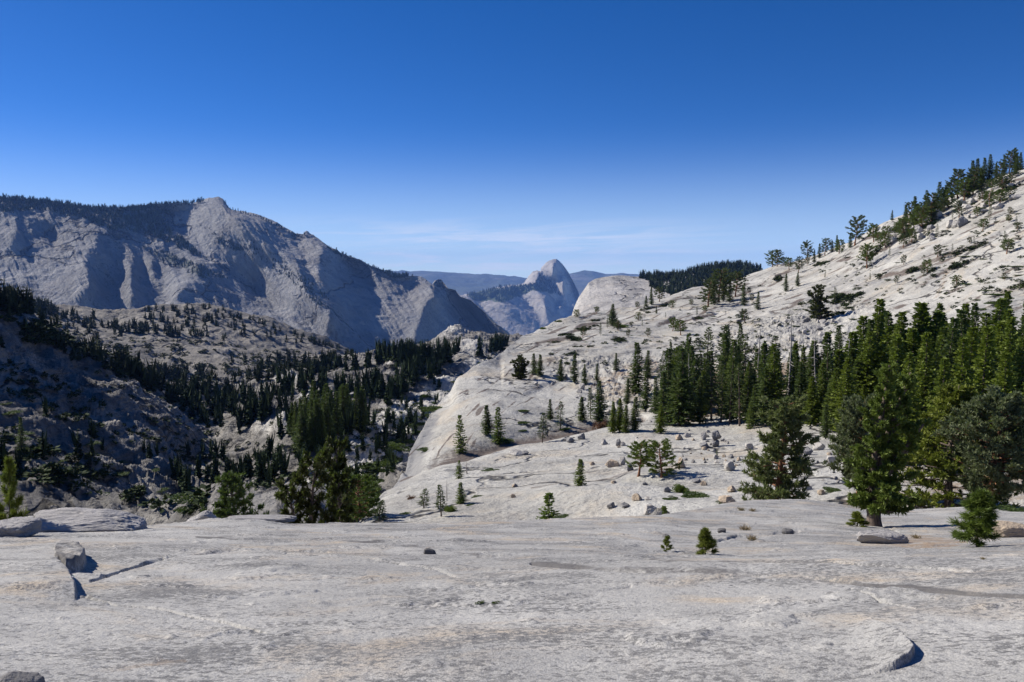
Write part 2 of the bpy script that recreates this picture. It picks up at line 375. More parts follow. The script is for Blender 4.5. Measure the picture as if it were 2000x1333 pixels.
# ------------------------------------------------------------------ long mountain wall on the left
zA = lambda pts: [(x / 2.857, 350 + y / 2.857) for x, y in pts]
zB = lambda pts: [(600 + x / 2.857, 420 + y / 2.857) for x, y in pts]
u = frame_u(-1500, 1120, 1.5, outer=10)
ridge = [(-1500, 420, 4300), (-500, 392, 4600), (0, 386, 4800), (45, 389, 4850), (105, 396, 4900), (157, 404, 4950), (189, 408, 5000), (245, 408, 5050), (297, 404, 5100), (332, 399, 5150), (367, 396, 5200), (399, 391, 5200), (409, 388, 5200),
         (427, 386.5, 5250), (436, 390, 5250), (444, 401, 5250), (451, 408, 5300), (479, 416, 5350), (507, 423, 5400), (528, 434, 5450), (560, 450, 5500), (577, 460, 5550), (591, 461, 5550), (598, 455, 5600), (607, 460, 5600), (640, 482, 5800),
         (665, 498, 5900), (696, 508, 6000), (722, 520, 6200), (747, 530, 6400), (764, 539, 6500), (782, 543, 6600), (810, 542, 6700), (824, 541.5, 6700), (834, 548, 6800), (845, 557, 6900), (852, 550.5, 6900), (861, 549.5, 7000), (869, 556, 7000),
         (876, 563, 7100), (890, 569, 7200), (897, 577, 7200), (925, 592, 7300), (950, 617, 7300), (1000, 658, 7200), (1060, 700, 7000), (1120, 760, 6800)]
_rx = np.array([p_[0] for p_ in ridge]); _sm = lambda x: float(np.interp(x, [-1500, -500, 0, 400, 700, 900, 1120], [5300, 5150, 5050, 5150, 5350, 5650, 5700]))
ridge = [(x, y, _sm(x)) for x, y, r in ridge]
_rr = lambda x, y: 5150 - 4.7 * (y - 390) + 0.7 * max(x - 430, 0)
ridge = [(x, y, _rr(x, y)) for x, y, r in ridge]
def down(f, k): return [(x, y + (f(x) - y) * k, _rr(x, y + (f(x) - y) * k)) for x, y, r in ridge]
foot_ = lambda x: float(np.interp(x, [-1500, 0, 300, 500, 700, 850, 950, 1000, 1060, 1120], [650, 650, 668, 692, 704, 700, 690, 705, 745, 805]))
s = Sheet([[(x, y + 170, r - 1000) for x, y, r in down(foot_, 1.0)], down(foot_, 1.0), down(foot_, 0.75), down(foot_, 0.5), down(foot_, 0.25), ridge, [(x, y + 3, r * 1.02) for x, y, r in ridge], [(x, y + 90, r * 1.2) for x, y, r in ridge]],
          u, [14, 55, 55, 55, 60, 4, 8], lin=(0, 1, 2, 3, 4, 5, 6, 7), soft=9)
lit = [(0.5, zA([(-300, 110), (60, 200), (250, 200), (520, 280), (560, 330), (470, 470), (430, 600), (460, 700), (-300, 720)])),
       (0.8, zA([(1100, 110), (1230, 130), (1350, 270), (1500, 390), (1650, 480), (1700, 640), (1830, 760), (1820, 850), (1700, 790), (1450, 650), (1400, 580), (1200, 430), (1060, 330), (930, 230), (950, 150)])),
       (1.0, zA([(690, 460), (720, 460), (750, 700), (690, 700)])), (1.0, zA([(795, 440), (830, 440), (850, 570), (815, 570)])), (1.1, zA([(1005, 470), (1100, 470), (1115, 575), (1030, 570)])),
       (0.7, zA([(870, 480), (960, 480), (1010, 650), (930, 660)])), (0.5, zA([(1640, 350), (1760, 520), (1800, 600), (1680, 470)])),
       (1.0, zB([(220, 250), (350, 280), (400, 430), (330, 380)])), (0.45, zB([(540, 365), (640, 345), (680, 390), (700, 450), (640, 500), (580, 440)])), (0.3, zB([(700, 375), (745, 370), (790, 450), (740, 450)])),
       (0.9, zB([(100, 670), (180, 680), (320, 790), (220, 780)])), (0.8, zB([(330, 680), (400, 690), (500, 760), (440, 750)])), (0.6, zB([(930, 480), (990, 500), (1010, 560), (960, 560)]))]
dark = [(0.7, zA([(70, 300), (290, 280), (300, 370), (80, 380)])), (1.3, zA([(470, 480), (540, 520), (610, 590), (650, 660), (480, 690), (500, 560)])), (1.2, zA([(740, 450), (800, 580), (900, 640), (960, 690), (730, 710)])),
        (1.3, zA([(940, 700), (1010, 620), (1050, 570), (1160, 560), (1280, 540), (1400, 590), (1450, 660), (1700, 800), (1830, 870), (1990, 960), (1300, 760)])),
        (1.1, zA([(1235, 120), (1290, 165), (1500, 240), (1640, 330), (1720, 480), (1650, 480), (1500, 385), (1350, 265)])),
        (1.3, zA([(1655, 470), (1850, 650), (2100, 800), (2200, 1000), (1990, 960), (1830, 850), (1840, 760), (1710, 640)])),
        (1.2, zB([(100, 160), (230, 260), (400, 440), (540, 440), (640, 560), (740, 720), (700, 760), (480, 740), (300, 650), (150, 480), (60, 300)])),
        (1.3, zB([(700, 400), (760, 460), (860, 450), (960, 500), (1010, 620), (1180, 700), (600, 720), (560, 560), (720, 500)])),
        (2.2, zB([(640, 520), (715, 460), (800, 440), (900, 460), (980, 540), (1020, 640), (1180, 720), (600, 730)]))]
WK, WG = 3.4, 0.0
D = relief(s, (-320, 350, 1120, 760), lit, dark, WK, 4.0, WG, 0.008)
skew = s.px - 0.95 * (s.py - 400) * np.clip(s.px + 300, 0, None) / (np.clip(s.px + 300, 0, None) + 500)
gul = fbm(np.stack([skew / 42, s.py / 170, np.zeros_like(skew)], -1), 4, 0.55, True)
fade = np.clip((s.T - 0.6) * 2, 0, 1) * np.clip((5.02 - s.T) * 4, 0, 1)
gul2 = fbm(np.stack([skew / 13, s.py / 110, np.zeros_like(skew) + 5], -1), 4, 0.6, True)
s.lr = s.lr + (D + gul * 0.006 + gul2 * 0.0020) * fade
V = rough(s.xyz(), [(380, 15, True), (110, 7, True), (38, 3.0, False)], 9.0)
vegp = zA([(-300, 100), (0, 105), (300, 125), (450, 150), (700, 160), (950, 138), (1000, 140), (900, 230), (1050, 360), (1180, 470), (1100, 440), (900, 340), (800, 300), (620, 290), (450, 220), (200, 170), (60, 190), (-300, 150)])
veg = blur(inpoly(s.px, s.py, vegp).astype(float), 3, 3) * 0.45
veg = np.maximum(veg, blur(inpoly(s.px, s.py, zA([(790, 380), (960, 420), (1200, 520), (1280, 560), (1150, 560), (900, 470)])).astype(float), 3, 3) * 0.55)
s.finish(V, 1); WALL = s
s.build('mountain_wall', M_peak, dict(veg=veg))

# ------------------------------------------------------------------ white slab and forested ridge behind the right dome
u = frame_u(1085, 2300, 1.6)
cr = [(1085, 760, 1250), (1110, 660, 1300), (1118, 612, 1350), (1122, 600, 1380), (1130, 582, 1400), (1140, 568, 1430), (1150, 553, 1460), (1166, 544.5, 1500), (1196, 539.5, 1550), (1220, 538.5, 1600), (1250, 541, 1650), (1290, 542, 1700), (1330, 537, 1750), (1380, 525, 1800),
      (1420, 520, 1800), (1460, 523, 1800), (1500, 530, 1800), (1700, 560, 1700), (2300, 600, 1600)]
s = Sheet([[(1085, 800, 900), (2300, 760, 900)], [(1085, 790, 1100), (1118, 650, 1150), (1200, 640, 1150), (2300, 660, 1100)],
           [(1085, 780, 1180), (1118, 622, 1270), (1150, 590, 1330), (1200, 580, 1340), (1300, 575, 1350), (2300, 640, 1350)], cr, [(x, y + 3, r * 1.03) for x, y, r in cr], [(x, y + 60, r * 1.25) for x, y, r in cr]], u, [8, 40, 60, 4, 6], lin=(3, 4, 5))
V = rough(s.xyz(), [(90, 3, False), (25, 1.0, False)], 5.0)
veg = np.clip((s.px - 1290) / 60, 0, 1) * 0.45
s.finish(V, 1); SLAB = s
s.build('white_slab_hill', M_white, dict(veg=veg))

# ------------------------------------------------------------------ middle hill on the left
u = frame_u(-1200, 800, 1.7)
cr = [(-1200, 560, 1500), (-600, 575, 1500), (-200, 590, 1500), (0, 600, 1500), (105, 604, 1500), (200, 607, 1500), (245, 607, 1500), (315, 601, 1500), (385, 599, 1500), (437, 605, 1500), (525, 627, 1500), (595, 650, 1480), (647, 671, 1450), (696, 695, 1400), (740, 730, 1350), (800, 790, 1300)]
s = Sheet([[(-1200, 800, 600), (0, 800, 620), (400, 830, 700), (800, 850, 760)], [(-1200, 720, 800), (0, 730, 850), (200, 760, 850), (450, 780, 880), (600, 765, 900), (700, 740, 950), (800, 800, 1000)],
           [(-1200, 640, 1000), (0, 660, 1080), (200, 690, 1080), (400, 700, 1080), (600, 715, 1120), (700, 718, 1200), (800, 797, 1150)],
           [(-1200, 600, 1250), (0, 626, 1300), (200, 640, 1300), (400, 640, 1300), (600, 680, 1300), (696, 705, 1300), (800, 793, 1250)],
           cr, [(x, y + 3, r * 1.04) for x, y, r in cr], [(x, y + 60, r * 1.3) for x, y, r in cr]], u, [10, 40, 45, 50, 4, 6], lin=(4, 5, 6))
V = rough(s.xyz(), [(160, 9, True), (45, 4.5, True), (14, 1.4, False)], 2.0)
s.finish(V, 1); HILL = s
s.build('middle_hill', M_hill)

# ------------------------------------------------------------------ valley with the shaded spur on its left
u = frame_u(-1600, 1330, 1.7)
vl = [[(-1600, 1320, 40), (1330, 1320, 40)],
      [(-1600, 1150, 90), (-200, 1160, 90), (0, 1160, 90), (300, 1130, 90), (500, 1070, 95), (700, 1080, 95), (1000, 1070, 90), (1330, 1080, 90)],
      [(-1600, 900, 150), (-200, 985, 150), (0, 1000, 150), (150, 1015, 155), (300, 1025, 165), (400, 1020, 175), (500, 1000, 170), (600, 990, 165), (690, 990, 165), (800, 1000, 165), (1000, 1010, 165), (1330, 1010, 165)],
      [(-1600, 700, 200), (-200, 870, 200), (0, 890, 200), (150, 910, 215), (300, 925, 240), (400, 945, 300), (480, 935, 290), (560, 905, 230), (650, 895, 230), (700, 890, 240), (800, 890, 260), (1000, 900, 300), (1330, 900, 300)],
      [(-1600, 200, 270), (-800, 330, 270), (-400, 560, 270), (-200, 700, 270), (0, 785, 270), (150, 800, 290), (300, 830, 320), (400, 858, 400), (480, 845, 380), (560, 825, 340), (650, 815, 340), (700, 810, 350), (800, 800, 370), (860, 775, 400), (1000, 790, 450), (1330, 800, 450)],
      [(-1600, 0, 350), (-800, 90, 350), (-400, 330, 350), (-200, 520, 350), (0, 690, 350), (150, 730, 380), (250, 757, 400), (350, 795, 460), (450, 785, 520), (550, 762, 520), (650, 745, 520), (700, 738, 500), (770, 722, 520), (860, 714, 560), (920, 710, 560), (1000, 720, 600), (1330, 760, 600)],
      [(-1600, -60, 430), (-800, 0, 430), (-500, 100, 430), (-250, 330, 430), (-100, 520, 430), (0, 608, 420), (100, 652, 450), (200, 706, 480), (270, 736, 500), (350, 768, 560), (450, 747, 650), (550, 728, 700), (650, 708, 720), (700, 704, 700), (760, 694, 760), (870, 672, 800), (940, 662, 850), (1000, 664, 850), (1100, 700, 900), (1330, 740, 900)]]  # far-left points form an unseen ridge, raised to shade the spur
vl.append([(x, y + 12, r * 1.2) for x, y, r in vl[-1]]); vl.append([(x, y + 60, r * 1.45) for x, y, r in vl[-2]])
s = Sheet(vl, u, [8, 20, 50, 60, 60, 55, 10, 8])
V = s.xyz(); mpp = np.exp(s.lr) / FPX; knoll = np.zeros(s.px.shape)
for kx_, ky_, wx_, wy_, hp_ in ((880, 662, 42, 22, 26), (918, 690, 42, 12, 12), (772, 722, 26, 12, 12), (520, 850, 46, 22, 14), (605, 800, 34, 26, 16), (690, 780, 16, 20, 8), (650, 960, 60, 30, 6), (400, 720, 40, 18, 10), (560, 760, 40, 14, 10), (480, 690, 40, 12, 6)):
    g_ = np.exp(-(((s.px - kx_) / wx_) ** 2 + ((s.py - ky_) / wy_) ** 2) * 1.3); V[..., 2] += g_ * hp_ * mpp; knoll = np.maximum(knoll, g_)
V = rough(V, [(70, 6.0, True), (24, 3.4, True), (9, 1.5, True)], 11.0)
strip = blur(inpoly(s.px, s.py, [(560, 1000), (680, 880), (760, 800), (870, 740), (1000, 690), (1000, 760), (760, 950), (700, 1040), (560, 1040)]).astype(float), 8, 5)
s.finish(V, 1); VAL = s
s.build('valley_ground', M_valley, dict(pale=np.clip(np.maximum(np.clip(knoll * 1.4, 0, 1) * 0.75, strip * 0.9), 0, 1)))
KNOLL = [(880, 655, 46, 26), (918, 688, 44, 14), (772, 720, 26, 13), (520, 846, 44, 22), (605, 795, 34, 26)]

# ------------------------------------------------------------------ pale granite bench and the long dome slope on the right
u = frame_u(-800, 2900, 1.5)
def line(*p): return [(-800, p[0][1] + 340, p[0][2] * 0.9), (0, p[0][1] + 190, p[0][2]), (500, p[0][1] + 70, p[0][2]), (640, p[0][1] + 14, p[0][2])] + list(p)
crest = line((690, 1024, 62), (720, 992, 76), (745, 962, 90), (766, 938, 104), (790, 897, 120), (812, 858, 138), (828, 831, 149), (845, 811, 160), (866, 793, 173), (880, 781, 181), (886, 767, 187), (893, 749, 192), (914, 728, 202), (936, 711, 212), (966, 698, 228), (978, 690, 240), (992, 677, 255), (1012, 665, 275), (1036, 652, 300), (1064, 638, 320), (1092, 624, 340), (1120, 616, 355), (1150, 612, 370), (1184, 608, 385),
             (1240, 598, 410), (1300, 582, 435), (1335, 570, 450), (1370, 560, 470), (1440, 547, 495), (1480, 531, 510), (1517, 517, 510), (1575, 504, 500), (1620, 488, 490), (1669, 468, 470), (1716, 440, 455), (1760, 424, 445), (1800, 408, 435), (1850, 388, 425), (1900, 364, 415), (1950, 345, 405), (2000, 328, 400), (2900, 60, 330))
ml = [[(-800, 1400, 22), (0, 1330, 22), (600, 1220, 22), (1000, 1180, 24), (2000, 1180, 24), (2900, 1180, 22)],
      line((690, 1060, 52), (1050, 1035, 52), (1300, 1020, 48), (1500, 1000, 48), (1700, 1005, 46), (2000, 1030, 44), (2900, 1080, 40)),
      line((690, 1034, 60), (745, 992, 70), (800, 978, 74), (900, 968, 74), (1050, 962, 74), (1300, 952, 72), (1600, 935, 70), (2000, 955, 60), (2900, 990, 55)),
      line((690, 1029, 61.5), (745, 972, 84), (790, 920, 105), (830, 895, 110), (900, 872, 118), (1000, 852, 128), (1100, 840, 134), (1300, 834, 136), (1600, 828, 125), (2000, 850, 100), (2900, 880, 80)),
      line((690, 1026, 62), (745, 966, 87), (790, 907, 114), (830, 860, 135), (900, 818, 150), (1000, 782, 165), (1100, 768, 176), (1300, 745, 190), (1600, 740, 180), (2000, 690, 165), (2900, 680, 140)),
      line((690, 1024.5, 62), (745, 963, 89.5), (790, 899, 118), (830, 840, 147), (860, 800, 166), (895, 768, 183), (940, 738, 200), (985, 714, 216), (1085, 690, 240), (1200, 682, 250), (1300, 672, 260), (1600, 640, 270), (1800, 600, 260), (2000, 560, 245), (2900, 480, 200)),
      line((690, 1024.2, 62), (745, 962.4, 89.8), (790, 896.5, 119.3), (830, 834.5, 149), (860, 793, 169), (895, 758.5, 188), (940, 727, 208), (985, 703, 228), (1085, 655, 292), (1200, 636, 315), (1300, 615, 345), (1480, 588, 375), (1600, 560, 370), (1760, 500, 345), (2000, 430, 320), (2900, 250, 260)), crest]
def _near_edge(ln, k):
    a4 = np.array(ml[4]); out = [p_ for p_ in ln if p_[0] < 690 or p_[0] > 978]
    for x, y, r in crest:
        if 690 <= x <= 978: y4 = float(np.interp(x, a4[:, 0], a4[:, 1])); r4 = float(np.interp(x, a4[:, 0], a4[:, 2])); out.append((x, y + k * max(0.0, y4 - y), r * (r4 / r) ** k))
    return sorted(out)
ml[5] = _near_edge(ml[5], 0.42); ml[6] = _near_edge(ml[6], 0.13)
sh_ = lambda x: x + (16 if 690 <= x < 1130 else 0)
ml.append([(sh_(x), y + 5, r * 1.05) for x, y, r in crest]); ml.append([(sh_(x), y + 90, r * 1.35) for x, y, r in crest])
s = Sheet(ml, u, [8, 40, 60, 50, 50, 80, 100, 6, 8])
V0 = s.xyz()
amp = np.clip((s.T - 0.8), 0, 1)[..., None]
R = np.exp(s.lr)
# exfoliation sheets: long low steps running along the slope
d1 = V0[..., 2] * 0.8 - V0[..., 0] * 0.30 + V0[..., 1] * 0.12 + 6.0 * perlin(V0 / 60.0) + 2.2 * perlin(V0 / 19.0) + 0.5 * perlin(V0 / 5.0)
up = np.clip(s.T - 3.6, 0, 1) * np.clip((7.05 - s.T) * 2, 0, 1) * np.clip((s.px - 900) / 150, 0.12, 1)
V = V0.copy(); crk = np.zeros(s.px.shape)
for wl_, am_, sd_ in ((4.6, 1.15, 4.0), (1.7, 0.30, 31.0)):
    ph = d1 / wl_ + sd_; fr_ = ph - np.floor(ph); st = np.floor(ph) + np.clip(fr_ * 7, 0, 1)
    on = np.clip(0.25 + 2.2 * perlin(np.stack([V0[..., 0] / 40, V0[..., 1] / 40, np.floor(ph) * 0.37 + sd_], -1)), 0, 1)
    V[..., 2] += (st - ph) * am_ * up * on
    crk = np.maximum(crk, np.exp(-((fr_ - 0.07) / 0.10) ** 2) * up * on * (1.0 if wl_ > 3 else 0.6))
V = rough(V, [(38, 1.8, False), (11, 0.5, False), (3.2, 0.13, False)], 21.0, np.clip(s.T - 0.6, 0, 1))
# rubble-rough ground at the foot of the slope
foot = blur(inpoly(s.px, s.py, [(1060, 700), (1300, 690), (1560, 600), (1700, 590), (1650, 680), (1300, 800), (1180, 800)]).astype(float), 10, 6)
V[..., 2] += fbm(V0 / 4.0, 4, 0.55, True) * 0.9 * foot
seam_ = [(790, 908), (850, 890), (905, 882), (960, 868), (1010, 855), (1060, 848), (1110, 838), (1170, 828), (1250, 818)]
V[..., 2] += 2.4 * np.exp(-(((s.px - 945) / 120) ** 2 + ((s.py - 800) / 42) ** 2)) * np.clip((s.px - 800) / 60, 0, 1)
V[..., 2] -= 1.3 * np.exp(-(polydist(s.px, s.py, seam_) / 11) ** 2)
V[..., 2] += 1.2 * np.exp(-(((s.px - 1180) / 160) ** 2 + ((s.py - 985) / 22) ** 2)) + 1.0 * np.exp(-(((s.px - 1300) / 130) ** 2 + ((s.py - 940) / 14) ** 2))
seam = [(800, 905), (850, 890), (905, 882), (960, 868), (1010, 855), (1060, 848), (1110, 838), (1170, 828), (1250, 818)]
stain = np.clip(1.1 - polydist(s.px, s.py, seam) / 13.0, 0, 1) * np.clip((s.px - 800) / 60, 0.3, 1)
stain = np.maximum(stain, 0.75 * np.clip(1.1 - polydist(s.px, s.py, [(1040, 965), (1110, 958), (1190, 950), (1240, 940)]) / 6, 0, 1))
soil = blur(inpoly(s.px, s.py, [(1150, 735), (1285, 690), (1300, 760), (1260, 800), (1200, 790), (1130, 760)]).astype(float), 8, 5) * 0.5
soil = np.maximum(soil, blur(inpoly(s.px, s.py, [(1290, 845), (1420, 825), (1640, 830), (2050, 900), (2050, 700), (1700, 690), (1290, 740)]).astype(float), 6, 5) * 0.75)
soil = np.maximum(soil, blur(inpoly(s.px, s.py, [(1600, 905), (1690, 960), (1600, 1000), (2050, 1000), (2050, 900)]).astype(float), 6, 5) * 0.55)
soil = np.maximum(soil, blur(inpoly(s.px, s.py, [(1330, 885), (1480, 880), (1470, 915), (1340, 905)]).astype(float), 8, 4) * 0.42)
s.finish(V, 1); BENCH = s
stain = np.maximum(stain, crk * 0.9)
for c_, s__, wa, wb, pl_, th in ((0.80, 0.60, 5.0, 34.0, [(745, 965), (828, 832), (893, 750), (980, 700), (1200, 720), (1150, 800), (1060, 845), (850, 885)], 0.34), (0.94, 0.33, 3.6, 60.0, [(985, 700), (1120, 620), (1480, 535), (1480, 610), (1300, 660), (1060, 700)], 0.26), (0.93, 0.36, 5.0, 60.0, [(1480, 530), (2040, 310), (2040, 620), (1700, 600), (1480, 620)], 0.30)):
    n_ = perlin(np.stack([(s.px * s__ + s.py * c_) / wa, (s.px * c_ - s.py * s__) / wb, np.zeros(s.px.shape) + 7.7], -1))
    stain = np.maximum(stain, np.clip((n_ - th) * 4.0, 0, 0.85) * blur(inpoly(s.px, s.py, pl_).astype(float), 6, 4))
grey = np.zeros(s.px.shape)
for pl_, am_ in (([(745, 962), (790, 895), (828, 832), (850, 806), (862, 815), (845, 850), (820, 900), (780, 950)], 0.9), ([(1050, 985), (1110, 960), (1200, 942), (1300, 936), (1300, 948), (1200, 956), (1110, 975)], 0.8), ([(1560, 560), (1720, 510), (1760, 540), (1660, 600), (1560, 620)], 0.55), ([(1640, 520), (1790, 470), (1800, 490), (1690, 530)], 0.7),
                  ([(1780, 545), (1850, 480), (1880, 490), (1840, 560), (1800, 575)], 0.6), ([(1100, 680), (1300, 620), (1480, 580), (1480, 600), (1250, 660)], 0.5), ([(980, 700), (1080, 650), (1160, 625), (1150, 640), (1040, 690)], 0.45), ([(700, 1025), (900, 1005), (1050, 1000), (1050, 1018), (850, 1024)], 0.6), ([(1880, 600), (2000, 560), (2000, 640), (1900, 660)], 0.7), ([(1500, 650), (1560, 610), (1640, 625), (1600, 670)], 0.7)):
    grey = np.maximum(grey, am_ * blur(inpoly(s.px, s.py, pl_).astype(float), 9, 5))
tan = 0.8 * np.clip(1.1 - polydist(s.px, s.py, [(1872, 495), (1850, 530), (1832, 575)]) / 14, 0, 1); soil = np.maximum(soil, tan * 0.6)
LEDGE = (s.px[up * crk > 0.55], s.py[up * crk > 0.55])
s.build('granite_bench', M_mid, dict(stain=stain, soil=soil, grey=grey))

# ------------------------------------------------------------------ foreground slab
u = np.concatenate([np.arange(-1500, -40, 25), np.arange(-40, 2040, 1.6), np.arange(2040, 3500, 25)])
nl = [[(-1500, 2600, 1.07), (3500, 2600, 1.07)],
      [(-1500, 1333, 3.3), (0, 1333, 3.2), (1000, 1333, 3.05), (2000, 1333, 3.0), (3500, 1333, 2.9)],
      [(-1500, 1200, 5.2), (0, 1200, 5.2), (600, 1200, 5.0), (1000, 1200, 4.8), (2000, 1200, 4.5), (3500, 1200, 4.4)],
      [(-1500, 1080, 9.5), (0, 1090, 10), (500, 1090, 9.6), (900, 1098, 8.8), (1060, 1098, 8.2), (1200, 1096, 8.0), (1400, 1092, 7.8), (1600, 1092, 7.4), (2000, 1088, 7.0), (3500, 1060, 7.0)],
      [(-1500, 1050, 12), (0, 1060, 12.5), (500, 1056, 12.5), (900, 1062, 11.8), (1060, 1066, 11.5), (1200, 1078, 10.5), (1300, 1084, 10.5), (1400, 1087, 10.6), (1600, 1087, 10.2), (2000, 1082, 9.8), (3500, 1040, 10)],
      [(-1500, 1038, 14), (0, 1048, 14.5), (500, 1038, 15), (900, 1042, 14.8), (1060, 1046, 14.5), (1200, 1052, 14), (1400, 1055, 15), (1600, 1058, 15), (1800, 1062, 15), (2000, 1060, 15), (3500, 1010, 15)],
      [(-1500, 1030, 16), (0, 1042, 16.5), (150, 1037, 16.8), (250, 1031, 17), (350, 1022, 17.5), (420, 1014, 18), (480, 1014, 18), (520, 1017, 18), (580, 1023, 18.5), (700, 1022.5, 19), (860, 1021, 19), (1050, 1016, 20), (1200, 1010, 21), (1300, 1004, 23), (1350, 996, 26), (1420, 984, 30),
       (1480, 977, 33), (1560, 975.5, 34), (1640, 985, 34), (1720, 994, 34), (1800, 995, 34), (1900, 992, 34), (2000, 1000, 33), (3500, 960, 30)]]
last = nl[-1]; nl.append([(x, y + 2.0, r * 1.06) for x, y, r in last]); nl.append([(x, y + 70, r * 1.22) for x, y, r in last]); nl.append([(x, y + 300, r * 1.4) for x, y, r in last])
s = Sheet(nl, u, [16, 110, 120, 70, 60, 80, 10, 14, 6])
V0 = s.xyz(); V = V0.copy(); px, py = s.px, s.py
inn = np.clip((s.T - 0.9) * 2, 0, 1)
V[..., 2] += inn * (0.06 * fbm(V0 / 2.6 + 5, 4) + 0.016 * fbm(V0 / 0.5 + 2, 4) + 0.0040 * fbm(V0 / 0.13, 3) * (0.5 + 1.2 * np.clip(fbm(V0 / 1.6 + 60, 3) + 0.35, 0, 1)) + 0.0012 * perlin(V0 / 0.03))
sc = np.exp(s.lr) / FPX                      # metres per photo pixel
jx, jy = 4.5 * fbm(V0 * 2.5, 4), 2.2 * fbm(V0 * 2.5 + 50, 4)
def raise_(poly, h, su=1.0, sv=0.8, wt=None):
    qx, qy = px + jx, py + jy; sd = polydist(qx, qy, list(poly) + [poly[0]]); m = np.clip(np.where(inpoly(qx, qy, poly), sd, -sd) / (2.4 * su) + 0.5, 0, 1); m = m * m * (3 - 2 * m)
    V[..., 2] += h * m * (1.0 if wt is None else wt) * (1 + 0.25 * perlin(V0 * 5))
# broken step on the left, with its block
ex = np.interp(py + jy - 22, [1030, 1042, 1056, 1066, 1078, 1090, 1102, 1115, 1130, 1150, 1165], [60, 96, 122, 130, 124, 116, 122, 134, 146, 151, 140]) + 1.2 * jx
hh_ = np.interp(py - 22, [1030, 1044, 1060, 1100, 1140, 1156], [0, 0.08, 0.13, 0.13, 0.10, 0.0])
step_ = hh_ / (1 + np.exp(-np.clip((ex - px) / 0.9, -40, 40))) * np.clip(1.05 - (ex - px) / 330, 0, 1)
bp_ = [(108, 1084), (146, 1080), (166, 1092), (164, 1106), (148, 1118), (130, 1122), (108, 1112)]
sd_ = polydist(px + jx, py + jy, bp_ + [bp_[0]]); bm_ = np.clip(np.where(inpoly(px + jx, py + jy, bp_), sd_, -sd_) / 2.4 + 0.5, 0, 1)
V[..., 2] += np.maximum(step_, 0.15 * bm_ * (1 + 0.3 * perlin(V0 * 6)))
# overhanging tongue of rock at the lower right
dt_ = polydist(px, py, [(1728, 1240), (1752, 1255), (1770, 1268), (1783, 1284), (1774, 1300), (1760, 1305)])
raise_([(1560, 1120), (1660, 1195), (1712, 1230), (1764, 1262), (1785, 1284), (1776, 1300), (1742, 1311), (1690, 1322), (1560, 1340), (1440, 1300), (1440, 1150)], 0.040, 1.0, 0.8, wt=np.clip(1.0 - dt_ / 85, 0, 1) ** 1.5)
def carve(pts, w, d):
    V[..., 2] -= d * np.clip(1.3 - polydist(px + 1.6 * jx, py + 1.4 * jy, pts) / w, 0, 1) * np.clip(0.75 + 1.1 * perlin(V0 * 2.2 + 7), 0.1, 1.4)
carve([(176, 1134), (215, 1122), (250, 1109), (285, 1098), (320, 1091)], 2.2, 0.10)
carve([(690, 1222), (760, 1205), (830, 1186), (900, 1176), (985, 1174)], 2.5, 0.012)
carve([(1040, 1103), (1100, 1112), (1180, 1121), (1260, 1122), (1340, 1118), (1400, 1122), (1520, 1126), (1600, 1128), (1700, 1142), (1800, 1155), (1900, 1166), (2040, 1180)], 3.2, 0.04)
for pts_ in ([(330, 1088), (420, 1078), (520, 1074), (640, 1078)], [(560, 1020 + 60), (700, 1090), (850, 1112), (930, 1140)], [(985, 1174), (1100, 1168), (1230, 1150)], [(150, 1165), (230, 1185), (330, 1196), (450, 1220), (520, 1236)], [(1250, 1095), (1420, 1101), (1620, 1099), (1900, 1111)], [(1660, 1150), (1720, 1176), (1790, 1196)]):
    carve(pts_, 1.7, 0.028)
carve([(1380, 1062), (1440, 1048), (1500, 1046), (1560, 1038)], 2.5, 0.08)
carve([(1700, 1018), (1742, 1034), (1765, 1050)], 3, 0.06)
for bx, by, bw, bh in ((495, 1180, 16, .035), (335, 1240, 12, .035), (515, 1262, 26, .035), (1225, 1270, 20, .03), (1350, 1278, 14, .025), (930, 1160, 22, .03), (440, 1205, 20, .02), (1555, 1205, 20, .02), (840, 1300, 30, .02), (1040, 1215, 26, .02)):
    q_ = ((px - bx) / bw) ** 2 + ((py - by) / (bw * 0.35)) ** 2
    V[..., 2] += 0.6 * bh * np.exp(-q_ * 1.6) * np.clip(0.7 + 1.6 * fbm(V0 * 7, 3), 0, 2)
# a scatter of small flakes and scabs
fl = fbm(V0 / 0.7 + 40, 4, 0.6); V[..., 2] += inn * 0.02 * np.clip((fl - 0.22) * 8, 0, 1)
stain = 1.0 * np.clip(1.2 - polydist(px + 2 * jx, py + 2 * jy, [(1040, 1101), (1180, 1119), (1340, 1116), (1520, 1124), (1700, 1140), (1900, 1164), (2040, 1178)]) / 7, 0, 1) * np.clip(0.85 + perlin(V0 * 0.9), 0, 1)
stain = np.maximum(stain, 0.75 * np.clip(1.1 - polydist(px, py, [(560, 1020), (700, 1027), (860, 1026), (1050, 1022)]) / 7, 0, 1) * 0.6)
stain = np.maximum(stain, bm_ * 0.55 + 0.4 * np.clip(1 - polydist(px, py, [(60, 1130), (110, 1120), (140, 1135)]) / 30, 0, 1))
for pts_ in ([(380, 1052), (520, 1046), (640, 1052), (800, 1066), (960, 1090)], [(420, 1120), (560, 1112), (700, 1118)], [(1040, 1180), (1160, 1160), (1290, 1150)], [(560, 1230), (640, 1215), (760, 1210), (900, 1180)], [(1250, 1095), (1380, 1100), (1600, 1098), (1900, 1110)], [(1700, 1180), (1850, 1230), (2000, 1262)]):
    stain = np.maximum(stain, 0.85 * np.clip(1.1 - polydist(px + 3 * jx, py + 3 * jy, pts_) / 6, 0, 1) * np.clip(0.4 + 1.3 * perlin(V0 * 1.1 + 3), 0, 1))
pale = 0.34 * np.clip(1.1 - polydist(px + jx, py + jy, [(1590, 1128), (1612, 1150), (1628, 1174)]) / 7, 0, 1)
